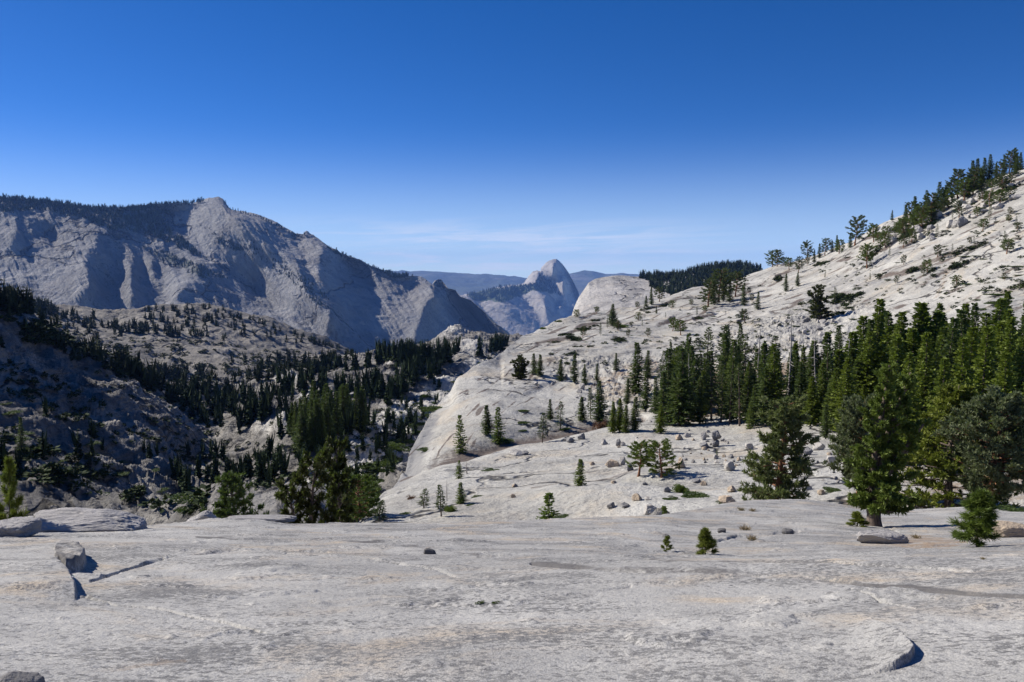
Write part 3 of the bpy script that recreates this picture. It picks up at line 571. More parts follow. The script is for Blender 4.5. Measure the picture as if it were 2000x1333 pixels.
pale = np.maximum(pale, 0.4 * np.clip(1.1 - polydist(px, py, [(1270, 1195), (1290, 1215), (1330, 1235)]) / 22, 0, 1))
soil = 0.5 * np.clip(1.1 - polydist(px, py, [(220, 1310), (270, 1300), (360, 1288)]) / 14, 0, 1)
soil = np.maximum(soil, blur(inpoly(px, py, [(1720, 1050), (1800, 1040), (1900, 1060), (1840, 1075), (1740, 1068)]).astype(float), 6, 2) * 0.6)
s.finish(V, 1); NEAR = s
s.build('foreground_slab', M_near, dict(stain=stain, pale=pale, soil=soil))

# ------------------------------------------------------------------ the air
allz = [(float(q_.V[..., 2].min()), float(q_.V[..., 2].max())) for q_ in (FAR, HD, WALL, SLAB, HILL, VAL, BENCH, NEAR)]
allx = [(float(q_.V[..., 0].min()), float(q_.V[..., 0].max()), float(q_.V[..., 1].max())) for q_ in (FAR, HD, WALL, SLAB, HILL, VAL, BENCH, NEAR)]
zlo = min(a for a, b in allz) - 1.0; zhi = max(b for a, b in allz) + 60.0
xlo = min(a for a, b, c in allx) - 300; xhi = max(b for a, b, c in allx) + 300; yhi = max(c for a, b, c in allx) + 300; ylo = -400.0
hv = [(x, y, z) for z in (zlo, zhi) for y in (ylo, yhi) for x in (xlo, xhi)]
hm, q = new_mat('mountain_air')
pv = q.n('ShaderNodeVolumePrincipled', Color=(0.22, 0.42, 1.0, 1.0), Density=2.4e-5)
pv.inputs['Anisotropy'].default_value = 0.0
q.n('ShaderNodeOutputMaterial', Volume=pv.outputs[0])
hz = add_mesh('haze', hv, np.array([[0, 2, 3, 1], [4, 5, 7, 6], [0, 1, 5, 4], [2, 6, 7, 3], [0, 4, 6, 2], [1, 3, 7, 5]]), hm, smooth=False)
hz['kind'] = 'stuff'
# ------------------------------------------------------------------ plant and rock shapes (unit height; scaled where they stand)
M_fir = foliage('fir_needles', (0.090, 0.125, 0.032), (0.046, 0.070, 0.022), (0.105, 0.135, 0.032))
M_firbright = foliage('bright_fir_needles', (0.165, 0.205, 0.022), (0.090, 0.125, 0.018), (0.095, 0.130, 0.028))
M_pine = foliage('pine_needles', (0.080, 0.105, 0.034), (0.042, 0.060, 0.022), (0.085, 0.105, 0.034))
M_pinelight = foliage('pale_pine_needles', (0.150, 0.170, 0.060), (0.080, 0.100, 0.034), (0.13, 0.15, 0.05))
M_pinefresh = foliage('fresh_pine_needles', (0.125, 0.170, 0.028), (0.060, 0.095, 0.018), (0.13, 0.165, 0.03))
M_yellow = foliage('yellow_green_needles', (0.17, 0.19, 0.022), (0.10, 0.125, 0.02), (0.15, 0.17, 0.03))
M_grey = foliage('grey_green_needles', (0.150, 0.170, 0.085), (0.085, 0.105, 0.048), (0.14, 0.16, 0.08))
M_olive = foliage('juniper_sprays', (0.062, 0.064, 0.018), (0.030, 0.033, 0.011), (0.065, 0.062, 0.018))
M_shrub = foliage('shrub_leaves', (0.070, 0.105, 0.022), (0.040, 0.062, 0.018), (0.06, 0.085, 0.025), nscale=1.5)
M_dry = foliage('dry_grass', (0.26, 0.20, 0.11), (0.19, 0.13, 0.07), (0.22, 0.18, 0.09), trans=0.1)
M_brown = foliage('dead_needles', (0.20, 0.10, 0.055), (0.13, 0.07, 0.045), (0.18, 0.11, 0.07), trans=0.1)
M_bark = bark('grey_brown_bark', (0.16, 0.12, 0.095), (0.07, 0.052, 0.042))
M_redbark = bark('red_brown_bark', (0.27, 0.125, 0.06), (0.12, 0.055, 0.03))
M_bleach = bark('bleached_wood', (0.42, 0.39, 0.36), (0.22, 0.20, 0.185))
M_rock = granite('boulder_granite', 1.5, (0.50, 0.47, 0.43), (0.30, 0.28, 0.26), (0.45, 0.34, 0.22), speck=0.7, warm_amt=0.5, bump=0.7, crack=0.3, grain=22.0, fine_bump=0.7)
M_darkrock = granite('lichen_dark_granite', 1.5, (0.27, 0.26, 0.255), (0.15, 0.145, 0.145), (0.25, 0.2, 0.15), speck=0.8, warm_amt=0.2, bump=0.7, crack=0.2, grain=22.0, fine_bump=0.7)
M_tanrock = granite('tan_granite', 1.5, (0.52, 0.42, 0.31), (0.40, 0.32, 0.24), (0.5, 0.32, 0.2), speck=0.5, warm_amt=0.6, bump=0.7, crack=0.3, grain=22.0, fine_bump=0.7)
M_slabrock = granite('slab_boulder_granite', 0.8, (0.47, 0.445, 0.425), (0.26, 0.25, 0.24), (0.4, 0.34, 0.2), speck=0.8, warm_amt=0.3, bump=0.6, crack=0.3, grain=34.0, fine_bump=0.9)

def unit(v): return v / (np.linalg.norm(v, axis=-1, keepdims=True) + 1e-9)
def sprays(base, d, L, Wd, rg, updir=0.6):
    """leaf-like rhombi: base (n,3), direction d, length L, half width Wd"""
    n = len(base); d = unit(d); L = np.broadcast_to(L, (n,))[:, None]; Wd = np.broadcast_to(Wd, (n,))[:, None]
    up = np.zeros((n, 3)); up[:, 2] = updir; up += rg.normal(size=(n, 3)) * 0.5
    side = unit(np.cross(d, up))
    mid = base + d * L * 0.45
    V = np.stack([base, mid + side * Wd, base + d * L, mid - side * Wd], 1).reshape(-1, 3)
    F = np.arange(4 * n).reshape(n, 4)
    return V, F
def tube(pts, rad, k=6):
    pts = np.asarray(pts, float); rad = np.asarray(rad, float); n = len(pts)
    t = unit(np.gradient(pts, axis=0)); ref = np.where(np.abs(t[:, 2:3]) > 0.9, [[1.0, 0, 0]], [[0, 0, 1.0]])
    a = unit(np.cross(t, ref)); b = np.cross(t, a); ang = np.linspace(0, 2 * np.pi, k, endpoint=False)
    V = pts[:, None] + rad[:, None, None] * (np.cos(ang)[None, :, None] * a[:, None] + np.sin(ang)[None, :, None] * b[:, None])
    i = np.arange(n - 1)[:, None] * k; j = np.arange(k)[None]; j2 = (j + 1) % k
    F = np.stack([i + j, i + j2, i + k + j2, i + k + j], -1).reshape(-1, 4)
    return V.reshape(-1, 3), F
class Acc:
    def __init__(s): s.v, s.f, s.n = [], [], 0
    def add(s, V, F):
        s.v.append(V); s.f.append(np.asarray(F) + s.n); s.n += len(V)
    def get(s): return np.concatenate(s.v), np.concatenate(s.f)
PROTO = {}
def proto(kind, trunk, crown, tm, cm):
    """mesh data of one kind of tree, shared by its copies"""
    out = []
    for nm, a, m in (('trunk', trunk, tm), ('crown', crown, cm)):
        if a is None or not a.v: continue
        V, F = a.get(); o = add_mesh(nm, V, F, m, smooth=(nm == 'trunk'), link=False); me = o.data; bpy.data.objects.remove(o); out.append((nm, me))
    PROTO.setdefault(kind, []).append(out)

def conifer(seed, R=0.14, levels=46, low=0.07, power=0.9, dens=1.0, droop=-0.25, gaps=0.18, spl=0.040, bare=0.0, lean=0.0, top=1.0):
    rg = np.random.default_rng(seed); tr, cr = Acc(), Acc()
    zz = np.linspace(-0.02, 1.0, 12); bend = lambda z: np.stack([lean * z**2 + 0.008 * np.sin(z * 5 + seed), 0.008 * np.sin(z * 4 + 2 * seed), z], -1)
    tr.add(*tube(bend(zz), 0.0135 * (1 - zz * 0.93) + 0.001, 7))
    ph0 = rg.uniform(0, 6.28)
    for i, z in enumerate(np.linspace(low, 0.985, levels)):
        t = (z - low) / (1 - low); L0 = R * ((1 - t) ** power * top + 0.045) * (1 - 0.35 * max(0, 0.18 - t) / 0.18)
        nb = max(4, int((8 - 3 * t) * dens + rg.uniform(0, 1)))
        for b in range(nb):
            az = ph0 + i * 2.4 + b * 6.283 / nb + rg.uniform(-0.3, 0.3)
            if rg.random() < gaps * (1.2 - t) + 0.25 * (perlin(np.array([[math.cos(az) * 1.4 + seed, math.sin(az) * 1.4, z * 7.0]]))[0] > 0.22): continue
            L = L0 * rg.uniform(0.62, 1.12); el = droop * (1 - t) + 0.5 * t + rg.uniform(-0.12, 0.12)
            d = np.array([math.cos(az) * math.cos(el), math.sin(az) * math.cos(el), math.sin(el)])
            o = bend(np.array([z]))[0]
            if t < 0.6 and rg.random() < 0.5:
                q_ = np.array([o, o + d * L * 0.5, o + d * L * 0.92 + [0, 0, L * 0.05]]); tr.add(*tube(q_, [0.0028 * (1 - t) + .0008, 0.0018 * (1 - t) + .0006, 0.0006], 4))
            ns = max(2, int(L / spl * 1.9)); ss = (np.arange(ns) + rg.uniform(0.2, 0.8, ns)) / ns
            ss = bare + (1 - bare) * ss
            pts = o + d * (L * ss)[:, None]; pts[:, 2] += 0.10 * L * ss**2
            for sg in (-1, 0, 1):
                if sg == 0: dd = np.repeat(d[None], ns, 0) + rg.normal(size=(ns, 3)) * 0.15
                else:
                    a2 = az + sg * rg.uniform(0.6, 1.1, ns); dd = np.stack([np.cos(a2), np.sin(a2), np.full(ns, math.sin(el) - 0.12)], -1) + rg.normal(size=(ns, 3)) * 0.18
                ln = spl * (1.15 - 0.5 * ss) * rg.uniform(0.7, 1.25, ns) * (0.75 if sg else 1.0)
                cr.add(*sprays(pts, dd, ln, ln * 0.36, rg))
    n = 8; d = rg.normal(size=(n, 3)) * 0.4; d[:, 2] += 1
    cr.add(*sprays(bend(np.full(n, 0.965)), d, 0.04, 0.006, rg))
    return tr, cr
def tufted(seed, R=0.32, low=0.16, limbs=46, profile=None, tuft=0.035, per=16, rise=0.25, trunks=((0, 0, 1.0),), twigs=6, thick=0.022, upward=0.5, wid=0.13, sway=0.03):
    """open pine: limbs with side twigs ending in bristling needle tufts"""
    rg = np.random.default_rng(seed); tr, cr = Acc(), Acc(); tp = []
    for (lx, ly, hh) in trunks:
        zz = np.linspace(-0.03, hh, 12); f = zz / hh
        tk = np.stack([lx * np.clip(f, 0, 1)**1.7 + sway * np.sin(f * 4 + seed), ly * np.clip(f, 0, 1)**1.7 + sway * np.cos(f * 3.3 + seed) - sway, zz], -1)
        tr.add(*tube(tk, thick * ((1 - 0.9 * np.clip(f, 0, 1)) + 0.55 * np.exp(-np.clip(f, 0, 1) * 16)) + 0.0025, 9))
        for i in range(int(limbs * hh)):
            z = low + (hh * 0.97 - low) * (i + rg.uniform(0, 1)) / (limbs * hh); t = (z - low) / (hh - low)
            Lm = R * (profile(t) if profile else (1 - t) ** 0.8 + 0.12) * rg.uniform(0.6, 1.12); az = i * 2.4 + rg.uniform(-0.5, 0.5)
            o = np.array([np.interp(z, zz, tk[:, k]) for k in range(3)])
            e0 = rise * t + (t - 0.35) * 0.5; d = np.array([math.cos(az), math.sin(az), e0]); d /= np.linalg.norm(d)
            m = 6; s_ = np.linspace(0, 1, m); lp = o + d * (Lm * s_)[:, None]; lp[:, 2] += upward * 0.3 * Lm * s_**2; lp += rg.normal(size=(m, 3)) * Lm * 0.03 * s_[:, None]
            tr.add(*tube(lp, thick * 0.30 * (1 - 0.6 * t) * (1 - 0.8 * s_) + 0.0012, 5))
            for w in range(max(2, int(twigs * (Lm / R + 0.3)))):
                a = rg.uniform(0.25, 1.0) ** 0.8; b0 = np.array([np.interp(a, s_, lp[:, k]) for k in range(3)])
                az2 = az + rg.choice([-1, 1]) * rg.uniform(0.2, 1.2); lw = Lm * rg.uniform(0.10, 0.34)
                e = b0 + np.array([math.cos(az2), math.sin(az2), rg.uniform(0.0, 0.7)]) * lw
                tr.add(*tube(np.array([b0, (b0 + e) / 2, e]), [0.0018, 0.0014, 0.001], 3)); tp.append((e, unit(e - b0))); 
                if rg.random() < 0.6: tp.append(((b0 + e) / 2, unit(e - b0)))
            tp.append((lp[-1], d))
    for p_, d in tp:
        n = per; dd = d + rg.normal(size=(n, 3)) * 0.75; dd[:, 2] += 0.25
        ln = tuft * rg.uniform(0.6, 1.2, n); b = p_ - d * tuft * 0.9 * rg.uniform(0, 1, (n, 1))
        cr.add(*sprays(b, dd, ln, ln * wid, rg, 0.0))
    return tr, cr
def snag(seed, branches=26):
    rg = np.random.default_rng(seed); tr = Acc(); zz = np.linspace(-0.02, 1, 10)
    tk = np.stack([0.02 * np.sin(zz * 4 + seed), 0.02 * np.cos(zz * 3), zz], -1); tr.add(*tube(tk, 0.02 * (1 - 0.88 * zz) + 0.001, 7))
    for i in range(branches):
        z = rg.uniform(0.2, 0.97); az = rg.uniform(0, 6.28); L = 0.16 * (1.08 - z) * rg.uniform(0.4, 1.3)
        o = np.array([np.interp(z, zz, tk[:, k]) for k in range(3)]); d = np.array([math.cos(az), math.sin(az), rg.uniform(-0.35, 0.25)])
        tr.add(*tube(np.array([o, o + d * L * 0.5, o + d * L + [0, 0, L * rg.uniform(-.2, .3)]]), [0.005, 0.003, 0.0012], 4))
    return tr, None
def mat_shrub(seed, n=2600, flat=0.32, leaf=0.05, lumps=14):
    """low spreading shrub of unit diameter: twigs and leaves over several lumps"""
    rg = np.random.default_rng(seed); tr, cr = Acc(), Acc()
    c = rg.normal(size=(lumps, 3)) * [0.22, 0.17, 0]; rad = rg.uniform(0.10, 0.24, lumps); c = c * np.clip(0.42 / (np.linalg.norm(c, axis=1, keepdims=True) + .01), 0, 1)
    k = rg.integers(0, lumps, n); d = unit(rg.normal(size=(n, 3))); d[:, 2] = np.abs(d[:, 2])
    p_ = c[k] + d * rad[k][:, None] * rg.uniform(0.55, 1.05, (n, 1)); p_[:, 2] *= flat * 1.6
    dd = d + rg.normal(size=(n, 3)) * 0.5; dd[:, 2] += 0.35
    cr.add(*sprays(p_, dd, leaf * rg.uniform(0.6, 1.3, n), leaf * 0.3, rg, 0.2))
    for i in range(lumps):
        for j in range(3):
            e = c[i] + unit(rg.normal(size=3)) * rad[i] * 0.7; e[2] = abs(e[2]) * flat * 1.4
            tr.add(*tube(np.array([[c[i][0] * 0.3, c[i][1] * 0.3, -0.04], (c[i] * 0.6 + e * 0.4), e]), [0.012, 0.008, 0.004], 4))
    return tr, cr
def grass(seed, n=150):
    rg = np.random.default_rng(seed); cr = Acc(); b = rg.normal(size=(n, 3)) * [0.22, 0.22, 0]; d = rg.normal(size=(n, 3)) * 0.45; d[:, 2] = 1
    cr.add(*sprays(b, d, rg.uniform(0.4, 1.0, n), 0.022, rg)); return None, cr

for i in range(6): proto('fir_tree', *conifer(100 + i, R=[.17, .205, .185, .225, .165, .195][i], gaps=[.12, .2, .16, .12, .25, .2][i], power=[.85, 1, .9, .95, .8, .9][i]), M_bark, M_fir)
for i in range(4): proto('bright_fir_tree', *conifer(130 + i, R=[.19, .22, .20, .235][i], gaps=.10, power=.85, dens=1.15), M_bark, M_firbright)
for i in range(4): proto('lodgepole_pine', *conifer(150 + i, R=[.13, .155, .115, .165][i], levels=30, low=[.18, .14, .25, .12][i], gaps=.34, power=.6, droop=-.1, bare=.25, dens=.8, lean=[.02, -.03, .04, 0][i]), M_bark, M_pine)
for i in range(3): proto('young_fir', *conifer(170 + i, R=[.24, .29, .26][i], levels=26, low=.03, gaps=.12, power=.9, spl=.06, dens=.9), M_bark, M_pinefresh)
rnd_prof = lambda t: 0.55 + 0.6 * math.sin(math.pi * min(1, t * 0.9 + 0.1)) * (1 - 0.5 * t)
for i in range(3): proto('jeffrey_pine', *tufted(200 + i, R=.30, low=.22, limbs=40, profile=rnd_prof, tuft=.05, per=18, twigs=6), M_redbark, M_pine)
proto('umbrella_pine', *tufted(210, R=.36, low=.30, limbs=42, profile=rnd_prof, tuft=.055, per=18, twigs=7, thick=.03), M_redbark, M_pinefresh)
proto('umbrella_pine', *tufted(211, R=.42, low=.12, limbs=46, profile=rnd_prof, tuft=.055, per=18, twigs=7, thick=.03), M_redbark, M_pinefresh)
proto('tiered_pine', *tufted(220, R=.40, low=.05, limbs=100, profile=lambda t: (1.0 - 0.60 * t) * (0.78 + 0.22 * math.sin(t * 34)) + 0.12 * (t > .9), tuft=.042, per=22, twigs=11, rise=.1, upward=.15, thick=.026), M_redbark, M_pinelight)
proto('big_pine', *tufted(230, R=.165, low=.11, limbs=62, profile=lambda t: (0.80 + 0.45 * max(0, 1 - abs(t - .12) * 6) + 0.22 * math.sin(t * 23)) * (1 - t) ** 0.5 + 0.08, tuft=.034, per=24, twigs=7, rise=.35, upward=.8, thick=.038, trunks=((0.03, 0, 1.0), (0.20, 0.05, 0.95), (0.26, -0.05, 0.66))), M_bark, M_pinefresh)
proto('dense_pine', *tufted(245, R=.42, low=.04, limbs=80, profile=lambda t: (1 - t) ** 0.75 * 1.0 + .08, tuft=.040, per=20, twigs=9, rise=.1, upward=.3, thick=.028), M_bark, M_fir)
proto('grey_pine', *tufted(240, R=.42, low=.22, limbs=95, profile=lambda t: 0.75 + 0.35 * math.sin(t * 3.0) - 0.55 * t * t, tuft=.044, per=24, twigs=12, thick=.036), M_redbark, M_grey)
proto('bushy_pine', *tufted(250, R=.42, low=.04, limbs=90, profile=lambda t: (1 - t) ** 0.75 * 1.0 + .08, tuft=.040, per=22, twigs=10, rise=.1, upward=.3, thick=.028), M_bark, M_yellow)
for i in range(2): proto('juniper_tree', *tufted(260 + i, R=.20, low=.06, limbs=40, profile=lambda t: 0.85 + 0.4 * math.sin(t * 9 + i) - 0.6 * t ** 3, tuft=.045, per=18, twigs=6, rise=.55, upward=.9, thick=.032, trunks=((0.05, 0, 1.0), (-0.22, 0.05, 0.80), (0.20, -0.05, 0.62)), wid=.2, sway=.045), M_bark, M_olive)
for i in range(3): proto('pine_sapling', *tufted(270 + i, R=.30, low=.08, limbs=[36, 30, 20][i], profile=lambda t: (1 - t) ** .7 + .12, tuft=.12, per=44, twigs=4, rise=.5, upward=.9, thick=.018, wid=.05), M_bark, [M_pinefresh, M_yellow, M_yellow][i])
for i in range(3): proto('dead_tree', *snag(280 + i), M_bleach, None)
for i in range(4): proto('low_shrub', *mat_shrub(300 + i), M_bark, M_shrub)
for i in range(2): proto('round_bush', *mat_shrub(310 + i, 3000, .75, .05, 10), M_bark, M_pinefresh)
for i in range(2): proto('grass_tuft', *grass(320 + i), None, M_dry)
proto('brown_bush', *mat_shrub(330, 1500, .9, .05, 8), M_bleach, M_brown)
proto('herb_tuft', *mat_shrub(331, 500, .6, .09, 6), M_bark, M_shrub)

def sphere_grid(n):
    """cube-sphere directions and quads"""
    V, F = [], []; a = np.linspace(-1, 1, n); base = 0
    for ax in range(3):
        for sg in (-1, 1):
            A, B = np.meshgrid(a, a, indexing='ij'); c = np.zeros((n, n, 3)); c[..., ax] = sg; c[..., (ax + 1) % 3] = A * sg; c[..., (ax + 2) % 3] = B
            V.append(c.reshape(-1, 3)); F.append(grid_faces(n, n) + base); base += n * n
    V = np.concatenate(V); F = np.concatenate(F)
    key = np.round(V * 1e4).astype(np.int64); _, idx, inv = np.unique(key, axis=0, return_index=True, return_inverse=True)
    return V[idx], inv.reshape(-1)[F]
_SV, _SF = sphere_grid(22); _SVh, _SFh = sphere_grid(64)
def rock_mesh(seed, mat, p=3.2, amp=0.16, cuts=9, hi=False, name='rock'):
    """boulder of about unit size sitting on z = 0"""
    rg = np.random.default_rng(seed); V = (_SVh if hi else _SV).copy(); F = _SFh if hi else _SF
    V = V / (np.abs(V) ** p).sum(1, keepdims=True) ** (1 / p) * 0.5
    for _ in range(cuts):
        n = unit(rg.normal(size=3)); h = rg.uniform(0.24, 0.44); d = V @ n - h; V = V - np.clip(d, 0, None)[:, None] * n * 0.92
    n1 = fbm(V * 2.2 + seed * 3.1, 4, 0.5); V = V * (1 + amp * n1[:, None] * 1.6); V = V + (perlin(V * 9 + seed)[:, None] * 0.03 * amp / .12 + 0.012 * perlin(V * 24 + seed)[:, None]) * unit(V)
    V[:, 2] += 0.24; V[:, 2] = np.where(V[:, 2] < 0, V[:, 2] * 0.6, V[:, 2])
    o = add_mesh(name, V, F, mat, link=False); me = o.data; bpy.data.objects.remove(o); return me
ROCKS = {'pale': [rock_mesh(400 + i, M_rock, [2.6, 3.4, 4.5, 3, 2.4][i]) for i in range(5)], 'dark': [rock_mesh(420 + i, M_darkrock, [2.8, 4, 3][i]) for i in range(3)], 'tan': [rock_mesh(440 + i, M_tanrock, [2.6, 3.6, 4.4][i]) for i in range(3)]}

# ------------------------------------------------------------------ placing
SHEETS = [NEAR, BENCH, VAL, HILL, SLAB, WALL, HD, FAR]
ORIG = Vector(EYE)
def hit(px, py, sheets=None):
    best = None; d = direction(px, py)
    for s_ in (sheets or SHEETS):
        h = s_.bvh.ray_cast(ORIG, d)
        if h[0] is not None and (best is None or h[3] < best[1]): best = (h[0], h[3], s_)
    return best
def ground(x, y, sheets=None):
    z = None
    for s_ in (sheets or SHEETS):
        h = s_.bvh.ray_cast(Vector((x, y, 3000.0)), Vector((0, 0, -1)))
        if h[0] is not None and (z is None or h[0].z > z): z = h[0].z
    return z
NAMES = dict(bright_fir_tree='fir_tree', young_fir='fir_tree', jeffrey_pine='pine_tree', umbrella_pine='pine_tree', tiered_pine='pine_tree', big_pine='pine_tree', grey_pine='pine_tree', bushy_pine='pine_tree', dense_pine='pine_tree', brown_bush='dead_bush', lodgepole_pine='pine_tree')
CATS = dict(low_shrub='shrub', round_bush='bush', grass_tuft='grass', brown_bush='bush', herb_tuft='plant', dead_tree='dead tree', pine_sapling='sapling')
counter = {}
def plant(kind, loc, H, label, group=None, var=None, sx=1.0, rot=None, tilt=(0, 0), sz=1.0):
    vs = PROTO[kind]; i = counter.get(kind, 0); counter[kind] = i + 1
    parts = vs[(i if var is None else var) % len(vs)]
    o = bpy.data.objects.new(NAMES.get(kind, kind), None); COL.objects.link(o); o.empty_display_size = 0.1
    o.location = loc; o.scale = (H * sx, H * sx, H * sz); o.rotation_euler = (tilt[0], tilt[1], random.uniform(0, 6.28) if rot is None else rot)
    o['label'] = label; o['category'] = CATS.get(kind, 'tree')
    if group: o['group'] = group
    for nm, me in parts:
        if len(parts) == 1 and nm == 'crown': nm = 'blades'
        c = bpy.data.objects.new({'low_shrub': {'trunk': 'stems', 'crown': 'leaves'}, 'round_bush': {'trunk': 'stems', 'crown': 'leaves'}, 'brown_bush': {'trunk': 'stems', 'crown': 'leaves'}, 'herb_tuft': {'trunk': 'stems', 'crown': 'leaves'}}.get(kind, {}).get(nm, nm), me)
        COL.objects.link(c); c.parent = o
    return o
def tree(kind, bx, by, ty, label, group=None, r=None, sheets=None, **kw):
    """tree whose foot stands at photo pixel (bx, by) and whose tip reaches row ty"""
    if r is None:
        h = hit(bx, by, sheets)
        if h is None: return None
        loc = h[0].copy()
    else:
        w = P(bx, by, r); z = ground(w[0], w[1], sheets); loc = Vector((w[0], w[1], z if z is not None else w[2]))
    rr = math.hypot(loc.x, loc.y); top = P(bx, ty, rr); H = float(top[2] - loc.z)
    if H <= 0: return None
    loc.z -= 0.012 * H
    if kind in ('fir_tree', 'young_fir', 'lodgepole_pine') and bx < 1272: kw['sx'] = kw.get('sx', 1.0) * (1.4 if kind != 'lodgepole_pine' else 1.1)
    return plant(kind, loc, H * 1.01, label, group, **kw)
def rock(kind, cx, by, w, h, label, group=None, r=None, var=None, deep=0.9, sheets=None, sink=0.05, cat='boulder', name='boulder', rot=None, loc=None):
    if loc is None:
        hh = hit(cx, by, sheets)
        if hh is None: return None
        loc = hh[0].copy()
    rr = math.hypot(loc.x, loc.y); sc = rr / FPX; vs = ROCKS[kind]
    i = counter.get(kind, 0); counter[kind] = i + 1
    o = bpy.data.objects.new(name, vs[(i if var is None else var) % len(vs)]); COL.objects.link(o)
    o.location = loc; o.location.y += w * sc * deep * 0.35; o.location.z -= sink * h * sc
    o.scale = (w * sc * 1.05, w * sc * deep, h * sc * 1.45); o.rotation_euler = (0, 0, random.uniform(-0.5, 0.5) if rot is None else rot)
    o['label'] = label; o['category'] = cat
    if group: o['group'] = group
    return o

# ---- single trees and bushes, each described
tree('big_pine', 1706, 1026, 712, 'big multi-stemmed green pine on the slab, right, dark trunk, low branch to its left', sheets=[NEAR], var=0, rot=0.0, sx=0.9)
tree('tiered_pine', 1515, 985, 784, 'broad tiered pine with reddish trunk behind the slab crest, mid right', r=46, sheets=[BENCH], rot=1.2, sx=0.92)
tree('grey_pine', 1672, 975, 783, 'grey-green old pine with red-brown trunk just behind the big multi-stemmed pine', r=52, sheets=[BENCH], rot=0.5, sx=0.72)
tree('grey_pine', 1938, 985, 778, 'wide grey-green pine with thick brown trunk near the right edge', r=48, sheets=[BENCH], rot=2.6, sx=0.85)
tree('bushy_pine', 1850, 985, 752, 'yellow-green bushy pine between the multi-stemmed pine and the grey pine', r=50, sheets=[BENCH], rot=0.9, sx=1.05)
tree('pine_sapling', 1909, 1069, 962, 'young pine on the slab below the grey pine at the right edge', sheets=[NEAR], var=0, sx=1.25)
tree('pine_sapling', 1376, 1083, 1031, 'yellow-green pine seedling on the slab, larger of the pair', sheets=[NEAR], var=1, sx=1.25, tilt=(0, -0.15))
tree('pine_sapling', 1303, 1078, 1049, 'smaller yellow-green pine seedling left of the larger seedling', sheets=[NEAR], var=2, sx=1.2)
tree('juniper_tree', 612, 1060, 893, 'dark olive juniper behind the slab brink, shorter left one of the pair', r=34, sheets=[VAL, BENCH], var=0, sx=0.8, rot=0.4)
tree('juniper_tree', 663, 1060, 866, 'dark olive juniper behind the slab brink, taller right one of the pair', r=36, sheets=[VAL, BENCH], var=1, sx=0.62, rot=2.0)
tree('dense_pine', 455, 1040, 920, 'dense green bushy pine behind the left slab brink', r=60, sheets=[VAL], sx=0.8)
tree('umbrella_pine', 1250, 931, 868, 'leaning-crowned pine with bare red trunk on the bench, left of the round pine', sheets=[BENCH], var=0, sx=1.15)
tree('umbrella_pine', 1288, 934, 866, 'round full-crowned pine on the bench, beside the red-trunked pine', sheets=[BENCH], var=1, sx=1.15)
tree('round_bush', 1331, 962, 925, 'dark upright bush on the bench above the green shrub mat', sheets=[BENCH], sx=1.0, sz=1.6)
tree('young_fir', 1133, 949, 898, 'small pine alone on the open bench', sheets=[BENCH], var=0, sx=1.1)
tree('young_fir', 1073, 1020, 965, 'young fir at the slab brink, in front of the bench', r=42, sheets=[BENCH], var=1, sx=1.0)
tree('young_fir', 899, 884, 812, 'fir at the left end of the dark seam on the dome', sheets=[BENCH], var=2, sx=0.75)
tree('fir_tree', 951, 850, 792, 'slender fir left of the wider fir on the dome', sheets=[BENCH], sx=1.3)
tree('young_fir', 973, 866, 796, 'wide fir with a bush at its right foot on the dome', sheets=[BENCH], var=0, sx=0.85)
tree('round_bush', 990, 864, 838, 'dark bush at the right foot of the wide fir', sheets=[BENCH], sx=1.4)
tree('lodgepole_pine', 1060, 865, 807, 'slender pine standing on the dark seam', sheets=[BENCH], sx=1.5)
tree('fir_tree', 1074.5, 821, 780, 'small narrow fir on the dome above the seam', sheets=[BENCH])
tree('lodgepole_pine', 1095, 838, 784, 'thin pine with a bush at its foot, right of the narrow fir', sheets=[BENCH], sx=1.3)
tree('low_shrub', 1105, 838, 822, 'shrub at the foot of the thin pine', sheets=[BENCH], sx=2.0)
tree('fir_tree', 1136.5, 823, 776, 'fir left of the pair of tall firs by the boulders', sheets=[BENCH], sx=1.3)
tree('lodgepole_pine', 1154, 818, 758, 'tall thin pine left of the dead grey bush', sheets=[BENCH], sx=1.2)
tree('fir_tree', 1171, 824, 744, 'tall fir rising behind the dead grey bush', sheets=[BENCH], sx=1.0)
tree('brown_bush', 1170, 838, 800, 'dead grey-brown bush below the tall fir', sheets=[BENCH], sz=1.4)
for i, (x, b, t) in enumerate(((1197, 846, 785), (1210, 843, 779), (1222, 846, 792))):
    tree('bright_fir_tree', x, b, t, ['left fir of the tight clump by the boulder field', 'tallest middle fir of the tight clump by the boulder field', 'right fir of the tight clump by the boulder field'][i], sheets=[BENCH], sx=1.2)
tree('fir_tree', 1240, 842, 776, 'fir between the tight clump and the dense stand', sheets=[BENCH], sx=1.1)
tree('fir_tree', 1261, 803, 733, 'tall fir at the left edge of the dense stand', sheets=[BENCH])
tree('bright_fir_tree', 1290, 847, 792, 'short fir in front of the dense stand, near its left end', sheets=[BENCH], sx=1.3)
tree('young_fir', 897, 935, 900, 'little fir left of the leaning grey stump', sheets=[BENCH], var=1, sx=.9)
tree('dead_tree', 914, 926, 897, 'leaning broken grey stump beside the little fir', sheets=[BENCH], tilt=(0, -0.35), sx=2.2)
tree('lodgepole_pine', 828, 992, 956, 'little pine above the slab brink, left of the thin pine', sheets=[BENCH], sx=2.4, var=1)
tree('lodgepole_pine', 862, 1009, 947, 'thin small pine with bare lower trunk at the slab brink', sheets=[BENCH], sx=1.6, var=2)
tree('dead_tree', 873, 979, 935, 'thin dead tree behind the thin small pine', sheets=[BENCH], sx=1.2)
tree('round_bush', 877, 999, 968, 'bright green bush right of the thin small pine', sheets=[BENCH], sz=1.3)
tree('young_fir', 900, 984, 943, 'dark young fir right of the bright green bush', sheets=[BENCH], var=0, sx=1.2)
